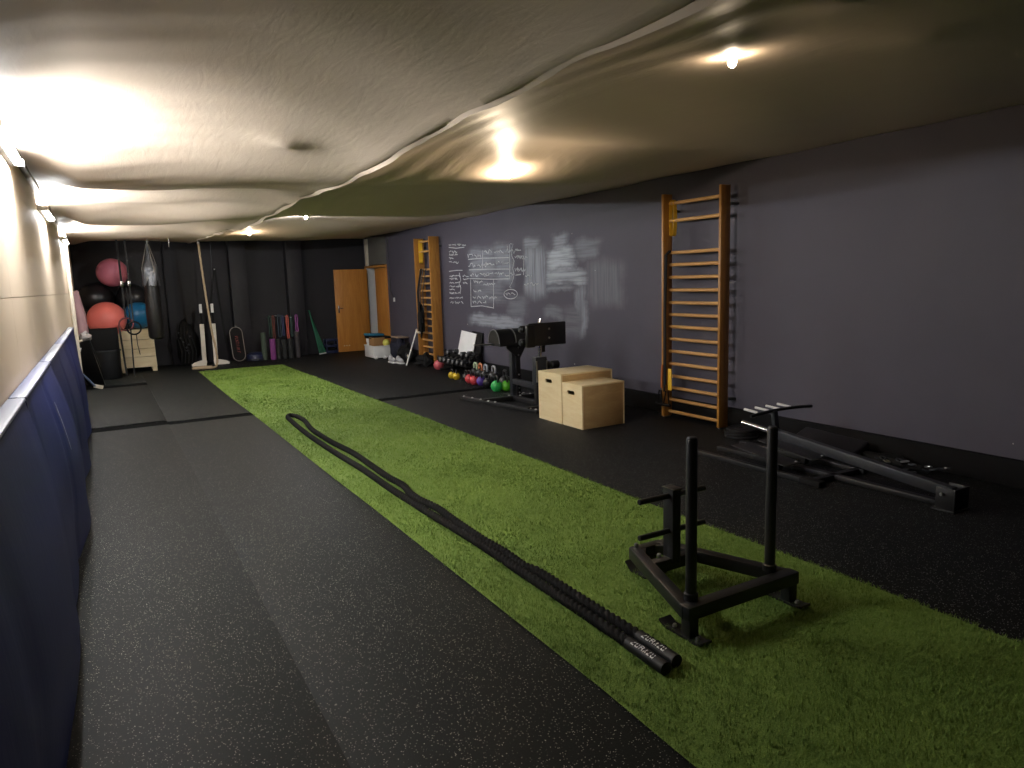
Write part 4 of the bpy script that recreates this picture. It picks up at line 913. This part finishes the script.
# bins
t = thing('storage_bin', 'dark round tub under the black box in the left back corner', 'bin', (.02, 15.1, 0))
mb = MB(); mb.lathe([(0,.001),(.185,.001),(.20,.02),(.215,.50),(.225,.505),(.225,.535),(.205,.535),(.20,.48),(0,.45)], (.03, 15.12, 0), 32); mb.build('tub', pbr('dark_grey_plastic', (.004,.005,.007), .5), t)
mb = MB(); mb.lathe([(.2252,.508),(.232,.512),(.232,.53),(.2252,.534)], (.03, 15.12, 0), 32); mb.build('rim', GREYST, t)
mb = MB(); mb.span((-.21, 14.93, .538), (.235, 15.33, .925), bev=.008)
tag(mb.build('foam_box', pbr('black_foam', (.003,.0033,.0036), .85, spec=.2)), 'square black box on top of the dark round tub', 'box')
mb = MB(); mb.beam((.315, 15.42, .005), (.275, 15.50, .96), .03, .30, .004, up=(0,1,0))
tag(mb.build('board', pbr('black_board_panel', (.014,.015,.016), .6)), 'narrow black board standing between the bin and the vault box', 'board')
# corner by the blue pads
mb = MB(); mb.blob((-.315, 14.2, 1.15), (.085, .22, .33), 21, .07)
mb2 = MB(); mb2.tube([(-.30, 14.15, .80), (-.315, 14.2, 1.2), (-.35, 14.25, 1.62)], [.10,.095,.06], 16); mb.bm.free()
tag(mb2.build('rolled_mat', pbr('dusty_pink_foam', (.21,.12,.13), .7)), 'dusty pink rolled mat leaning in the left back corner', 'mat')
tag(MB().blob((-.27, 13.75, .86), (.095, .16, .085), 31, .25).build('cloth_bundle', pbr('grey_cloth', (.20,.18,.17), .9)), 'crumpled grey cloth lying on the black leaning bag', 'cloth')
t = thing('equipment_bag', 'long black bag leaning against the left wall past the blue pads', 'bag', (-.25, 13.9, 0))
mb = MB(); mb.prism([(-.40, 13.55, .80), (-.21, 13.55, .82), (-.06, 13.85, .04), (-.06, 14.1, .01), (-.30, 14.1, .01), (-.39, 13.7, .3)], (0, .30, 0)); mb.build('bag_body', VINYL, t)
mb = MB(); mb.rod((-.40, 13.53, .80), (-.30, 13.53, .825), .018); mb.build('zip_edge', CREAMP, t, label='pale edge')
mb = MB(); mb.box((-.355, 13.53, .66), (.03, .012, .10), rot=(0,.3,0)); mb.build('tag', WHITE, t, label='white tag')
mb = MB(); mb.rod((-.205, 13.54, .83), (-.10, 13.80, .35), .010); mb.build('carry_strap', GREYST, t)
t = thing('hockey_stick', 'white and black stick lying at the foot of the black leaning bag', 'stick', (-.2, 13.9, 0))
mb = MB(); mb.tube([(-.37, 13.45, .30), (-.28, 13.50, .18), (-.20, 13.55, .06)], .018, 8); mb.build('shaft', pbr('blue_grey_shaft', (.10,.14,.22), .5), t)
mb = MB(); mb.beam((-.215, 13.54, .07), (-.09, 13.62, .02), .02, .06, .004); mb.build('blade', CREAMP, t, label='cream blade')

# gymnastic rings with long straps
RINGS = [(.37, .385, 14.95, .43, 'reddish gymnastic ring hanging left, in front of the coral ball', pbr('red_brown_ring', (.16,.03,.035), .5), .99),
         (.50, .50, 14.80, .0, 'black gymnastic ring hanging right, in front of the blue ball', MATT, .92)]
for (xt, xb, y, _, lab, rm, zr) in RINGS:
    t = thing('gymnastic_ring', lab, 'gymnastic ring', (xb, y, zr), 'gymnastic rings hanging in the back corner')
    zt = zceil(xt, y)
    mb = MB(); mb.beam((xt, y, zt-.01), (xb, y, 1.70), .034, .004, 0, up=(0,1,0)); mb.beam((xb, y, 1.70), (xb, y, zr+.11), .028, .004, 0, up=(0,1,0)); st = mb.build('strap', STRAP, t)
    mb = MB(); mb.span((xb-.025, y-.012, 1.68), (xb+.025, y+.008, 1.77), bev=.004); mb.build('buckle', CHROME, t, label='shiny buckle')
    mb = MB(); mb.tube([(xb+.115*math.cos(a*PI/14), y+.015*math.cos(a*PI/14), zr+.115*math.sin(a*PI/14)) for a in range(28)], .015, 10, closed=True); mb.build('ring', rm, t)
t = thing('jump_strap', 'long black strap hanging from the right gymnastic ring down to the floor', 'strap', (.46, 14.95, 0))
mb = MB(); mb.tube([(.452, 14.93, 1.66), (.455, 14.925, 1.2), (.44, 14.92, .6), (.43, 14.92, .01)], .012, 8); mb.build('webbing', STRAP, t)
mb = MB(); mb.tube([(.53, 14.93, .80), (.535, 14.93, .6), (.56, 14.93, .42)], .008, 6); mb.build('loose_end', STRAP, t)

# heavy bag hung from the ceiling
t = thing('punching_bag', 'black punching bag with silver taped neck hanging from the ceiling cloth', 'punching bag', (.87, 15.3, .66))
bx, by = .885, 15.3
mb = MB(); mb.lathe([(0,.66),(.085,.665),(.122,.69),(.136,.74),(.138,1.2),(.136,1.6),(.128,1.85),(.122,1.93)], (bx, by, 0), 30); mb.build('bag_body', VINYL, t)
FOIL = pbr('silver_tape', (.17,.18,.20), .38, .5, bs=30, bst=.5)
mb = MB(); n = 26
rings = []
for (r_, z_) in ((.142,1.68),(.143,1.80),(.148,1.94),(.138,2.03),(.075,2.12),(.042,2.24),(.026,2.38),(.015,2.46)):
    rings.append([mb.bm.verts.new((bx+r_*(1+.10*math.sin(k*5.3+z_*9)+.05*math.sin(k*2.1))*math.cos(2*PI*k/n), by+r_*(1+.10*math.sin(k*5.3+z_*9))*math.sin(2*PI*k/n), z_+.012*math.sin(k*3.7))) for k in range(n)])
for A_, B_ in zip(rings[:-1], rings[1:]):
    for k in range(n): mb.bm.faces.new((A_[k], A_[(k+1) % n], B_[(k+1) % n], B_[k]))
mb.build('neck_wrap', FOIL, t, label='silver taped neck')
mb = MB(); mb.tube([(bx, by, 2.44), (bx, by, zceil(bx, by)-.004)], .010, 8); mb.build('hanger', WHITE, t)
for k in range(4):
    a = k*PI/2+.4; mb = MB(); mb.tube([(bx+.137*math.cos(a), by+.137*math.sin(a), 1.66), (bx+.150*math.cos(a), by+.150*math.sin(a), 2.0), (bx+.02*math.cos(a), by+.02*math.sin(a), 2.46)], .007, 6); mb.build('hanging_strap', STEEL, t)

# climbing rope
t = thing('climbing_rope', 'thick beige climbing rope hanging from the ceiling and curled on the floor', 'climbing rope', (1.9, 15.5, 0))
P = catmull([(1.80, 15.5, zceil(1.8, 15.5)-.005), (1.825, 15.5, 1.9), (1.865, 15.5, 1.2), (1.90, 15.5, .75), (1.945, 15.5, .38), (1.95, 15.48, .14), (1.90, 15.42, .03), (1.76, 15.36, .024), (1.60, 15.40, .024), (1.48, 15.45, .024), (1.55, 15.58, .024), (1.72, 15.62, .024), (1.86, 15.58, .024)], .02)
mb = MB(); mb.tube(P, .021, 10, rfun=lambda i, th: 1+.14*math.sin(1.5*th-i*.5)**2-.07); mb.build('rope', pbr('hemp_rope', (.45,.34,.22), .85, bs=200, bst=.4), t, angle=1.3)
mb = MB(); mb.lathe([(.023,0),(.03,.01),(.03,.05),(.023,.06)], (1.80, 15.5, zceil(1.8, 15.5)-.07), 14); mb.build('top_collar', STEEL, t)
# thin chain with black strap
t = thing('hanging_chain', 'thin grey chain hanging beside the beige climbing rope', 'chain', (2.04, 15.7, 1.3))
mb = MB(); zt = zceil(2.05, 15.7); k = 0; z = zt-.004
zz = [zt-.004-(zt-1.5)*i/60 for i in range(61)]
mb.tube([(2.05-.03*i/60+.004*(-1)**i, 15.7, q) for i, q in enumerate(zz)], .006, 6); mb.build('chain_links', GREYST, t)
t = thing('hanging_strap', 'black strap folded over a hook on the dark wall beside the climbing rope', 'strap', (2.2, 16.7, .4))
mb = MB(); mb.rod((2.22, 16.80, 2.0), (2.22, 16.74, 2.0), .012); mb.build('hook', STEEL, t)
mb = MB(); mb.beam((2.215, 16.76, 2.0), (2.03, 16.74, 1.0), .035, .006, 0, up=(0,1,0)); mb.beam((2.225, 16.76, 2.0), (2.32, 16.76, .40), .035, .006, 0, up=(0,1,0)); mb.build('webbing', STRAP, t)
mb = MB(); zc_ = zceil(1.19, 14.5); mb.tube([(1.19, 14.5, zc_-.002), (1.194, 14.5, zc_-.07), (1.188, 14.5, zc_-.15)], .006, 6)
tag(mb.build('cord', WHITE), 'short white cord dangling from the ceiling cloth beside the punching bag', 'cord')

# goalie sticks
SW = pbr('stick_white', (.72,.67,.58), .6, bs=40)
def goalie(x, y, s, lab):
    t = thing('goalie_stick', lab, 'hockey stick', (x, y, 0), 'goalie sticks leaning on the back wall')
    top = V((x+.05, y+.30, 1.27)); a = V((x+.03, y+.17, .86)); b_ = V((x, y+.01, .06))
    mb = MB(); mb.beam(a, b_, .085, .028, .006, up=(0,1,0)); pd = mb.build('paddle', SW, t)
    mb = MB(); mb.beam(a+(a-b_)*.02, a.lerp(top, .55), .042, .03, .004, up=(0,1,0)); mb.build('shaft', MATT, t, label='black shaft')
    mb = MB(); mb.beam(a.lerp(top, .55), top, .055, .045, .006, up=(0,1,0)); mb.build('grip', WHITE, t, label='white taped grip')
    mb = MB(); mb.prism([(x-.05*s, y-.02, .105), (x+.06*s, y-.02, .12), (x+.20*s, y-.04, .085), (x+.26*s, y-.06, .05), (x+.25*s, y-.06, .012), (x-.03*s, y-.02, .008)], (0, .03, 0)); mb.build('blade', SW, t)
goalie(1.775, 16.05, -1, 'white goalie hockey stick on the left, blade turned left, leaning on the back wall')
goalie(2.0, 16.05, 1, 'white goalie hockey stick on the right, behind the climbing rope')
# dark harness heap
t = thing('harness', 'heap of black harness straps with small shiny buckles against the back wall', 'harness', (1.5, 16.5, 0))
mb = MB(); mb.blob((1.52, 16.55, .38), (.22, .18, .52), 41, .18, floor=.001); mb.build('strap_heap', MATT, t)
r = random.Random(9)
for i in range(8):
    MB().box((1.52+r.uniform(-.16,.14), 16.36+r.uniform(-.02,.03), .25+r.uniform(0,.5)), (.035, .012, .03), rot=(0, r.uniform(-1,1), 0), bev=.003).build('buckle', GREYST, t, label='shiny buckle')
for i in range(5):
    x = 1.36+i*.07; mb = MB(); mb.tube([(x, 16.5, .88), (x-.03, 16.38, .6), (x+.03, 16.34, .3), (x, 16.36, .05)], .012, 6); mb.build('strap', STRAP, t)
# balance board
t = thing('balance_board', 'black oblong balance board with pale outline and red lettering leaning on the pilaster', 'balance board', (2.55, 16.45, 0))
bo = V((2.50, 16.36, .385)); Rm = Euler((-.22, -.03, 0)).to_matrix()
def cap(w_, h_, n=12):
    pts = []
    for i in range(n+1): a = PI*i/n; pts.append((w_/2*math.cos(a), h_/2-w_/2+w_/2*math.sin(a)))
    for i in range(n+1): a = PI+PI*i/n; pts.append((w_/2*math.cos(a), -h_/2+w_/2+w_/2*math.sin(a)))
    return pts
def bp(p, d=0): return bo+Rm @ V((p[0], d, p[1]))
mb = MB(); mb.prism([bp(p) for p in cap(.27, .76)], Rm @ V((0, .02, 0))); mb.build('deck', MATT, t)
mb = MB(); mb.tube([bp(p, -.002) for p in cap(.255, .745)], .007, 6, closed=True); mb.build('outline', pbr('pale_outline', (.30,.27,.24), .7), t, label='pale outline')
mb = MB(); RED = pbr('red_print', (.32,.06,.05), .7); rr = random.Random(4)
for i in range(9):
    z = .17-.042*i
    mb.beam(bp((-.03, z), -.003), bp((.03, z), -.003), .006, .002, 0, up=(0,1,0))
    if rr.random() < .6: mb.beam(bp((.03*rr.choice((-1,1)), z), -.003), bp((.03*rr.choice((-1,1)), z-.026), -.003), .006, .002, 0, up=(0,1,0))
mb.build('lettering', RED, t, label='red lettering')
# blue tub
t = thing('bowl', 'dark blue bowl standing upside down beside the balance board', 'bowl', (2.95, 16.4, 0))
mb = MB(); mb.lathe([(.20,.002),(.215,.01),(.21,.05),(.19,.08),(.20,.09),(.19,.13),(.12,.17),(0,.175)], (2.87, 16.42, 0), 28); mb.build('shell', NAVY, t)
mb = MB(); mb.lathe([(.216,.02),(.222,.025),(.222,.04),(.216,.045)], (2.87, 16.42, 0), 28); mb.build('rim', GREYST, t)

# foam rollers
def roller(x, y, r, h, m, lab):
    t = thing('foam_roller', lab, 'foam roller', (x, y, 0), 'foam rollers standing along the back wall')
    mb = MB(); n = 24
    mb.lathe([(r*.5,.002),(r-.004,.002),(r,.006),(r,h-.004),(r-.004,h),(r*.5,h),(r*.48,h-.01),(r*.48,.012),(r*.5,.002)], (x, y, 0), n); mb.build('foam_sleeve', m, t)
    mb = MB(); mb.lathe([(r*.49,h-.012),(r*.52,h+.003),(r*.40,h+.003),(r*.38,h-.012)], (x, y, 0), n); mb.build('core_ring', GREYST, t)
F1, F2, F3, F4 = pbr('grey_green_foam', (.06,.085,.06), .8), pbr('violet_foam', (.23,.05,.22), .75), pbr('black_foam_roller', (.02,.022,.022), .8), pbr('grey_foam', (.055,.05,.055), .8)
roller(3.03, 16.28, .055, .60, F1, 'tall grey green foam roller, leftmost of the row by the back wall')
roller(3.20, 16.20, .060, .46, F2, 'short violet foam roller, second from the left in the row')
roller(3.33, 16.25, .055, .44, F3, 'black foam roller right next to the violet one')
roller(3.46, 16.25, .050, .42, F3, 'black foam roller in the middle of the row')
roller(3.59, 16.24, .055, .44, F3, 'black foam roller under the coral resistance band')
roller(3.755, 16.28, .052, .58, F4, 'tall dark grey foam roller, rightmost of the row under the purple band')
# resistance bands on pegs
def band(x, y, ztop, L, w, m, lab):
    t = thing('resistance_band', lab, 'resistance band', (x, y, ztop-L), 'resistance bands hanging on the back wall')
    mb = MB(); k = 10
    outer = [(x+w/2*math.cos(PI-PI*i/k), ztop-.02+w/2*math.sin(PI-PI*i/k)) for i in range(k+1)]
    outer += [(x+w*.5+.004*math.sin(i), ztop-.02-(L-.04)*i/8) for i in range(1, 9)]+[(x+w*.5*math.cos(-PI*i/k), ztop-L+.02+w*.5*math.sin(-PI*i/k)) for i in range(k+1)]
    outer += [(x-w*.5-.004*math.sin(i*1.3), ztop-L+.02+(L-.04)*i/8) for i in range(1, 8)]
    mb.tube([(a, y, z_) for a, z_ in outer], .014, 6, closed=True); mb.build('band', m, t)
    mb = MB(); mb.rod((x, 16.9 if x < 3.70 else 16.63, ztop-.03), (x, y-.06, ztop-.025), .006); mb.build('peg', STEEL, t)
by_ = 16.50
band(3.24, by_, .95, .46, .045, pbr('dark_green_rubber', (.012,.05,.035), .5), 'dark green resistance band, leftmost on the back wall')
band(3.31, by_, .95, .52, .035, pbr('brick_rubber', (.14,.035,.025), .5), 'brick red thin resistance band beside the dark green one')
band(3.44, by_, .96, .48, .055, pbr('petrol_rubber', (.015,.04,.06), .5), 'petrol blue resistance band left of the coral one')
band(3.52, by_, .95, .46, .03, pbr('dark_blue_rubber', (.02,.03,.10), .5), 'thin dark blue resistance band between petrol and coral ones')
band(3.615, by_, .945, .52, .034, pbr('coral_rubber', (.55,.11,.08), .5), 'coral red wide resistance band in the middle of the bands')
band(3.70, by_, .92, .46, .03, pbr('teal_rubber', (.03,.06,.055), .5), 'thin dark teal resistance band right of the coral one')
band(3.815, by_-.02, .945, .38, .040, pbr('purple_rubber', (.30,.08,.30), .5), 'wide purple resistance band, rightmost above the grey roller')
# green sticks
GRN = pbr('green_pole', (.01,.16,.085), .45)
for i, (x0, dx) in enumerate(((4.30, .0), (4.345, .004), (4.39, .008), (4.435, .012), (4.475, .016))):
    t = thing('training_pole', 'green training pole leaning on the back wall, ' + ['leftmost', 'second from left', 'middle one', 'fourth from left', 'rightmost'][i] + ' of five', 'pole', (x0, 16.55, 0), 'green poles leaning on the back wall')
    mb = MB(); mb.rod((x0, 16.50+.036*i, .012), (4.175+dx, 16.72+.036*i, 1.02), .0125, 10); mb.build('shaft', GRN, t)
    mb = MB(); d = (V((4.175+dx, 16.72+.036*i, 1.02))-V((x0, 16.50+.036*i, .012))).normalized(); p0 = V((x0, 16.50+.036*i, .012)); mb.rod(p0-d*.006, p0+d*.02, .0145, 10); mb.build('end_cap', WHITE, t)
# navy crate
t = thing('crate', 'dark navy open crate on the floor beside the wooden door', 'crate', (4.62, 16.75, 0))
mb = MB(); x0, x1, y0, y1, H = 4.50, 4.76, 16.62, 16.86, .33
mb.span((x0, y0, .005), (x1, y1, .02))
for a, b_ in (((x0, y0), (x1, y0)), ((x1, y0), (x1, y1)), ((x1, y1), (x0, y1)), ((x0, y1), (x0, y0))):
    for z in (.04, .17, .31): mb.beam((*a, z), (*b_, z), .012, .045, .003)
    mb.beam((*a, .02), (*a, .33), .022, .022, .003, up=(0,1,0))
mb.build('frame', NAVY, t)
mb = MB(); mb.blob((4.63, 16.74, .10), (.10, .09, .09), 5, .2, floor=.021); tag(mb.build('cloth_bundle', MATT), 'dark cloth bundle inside the navy crate', 'cloth')
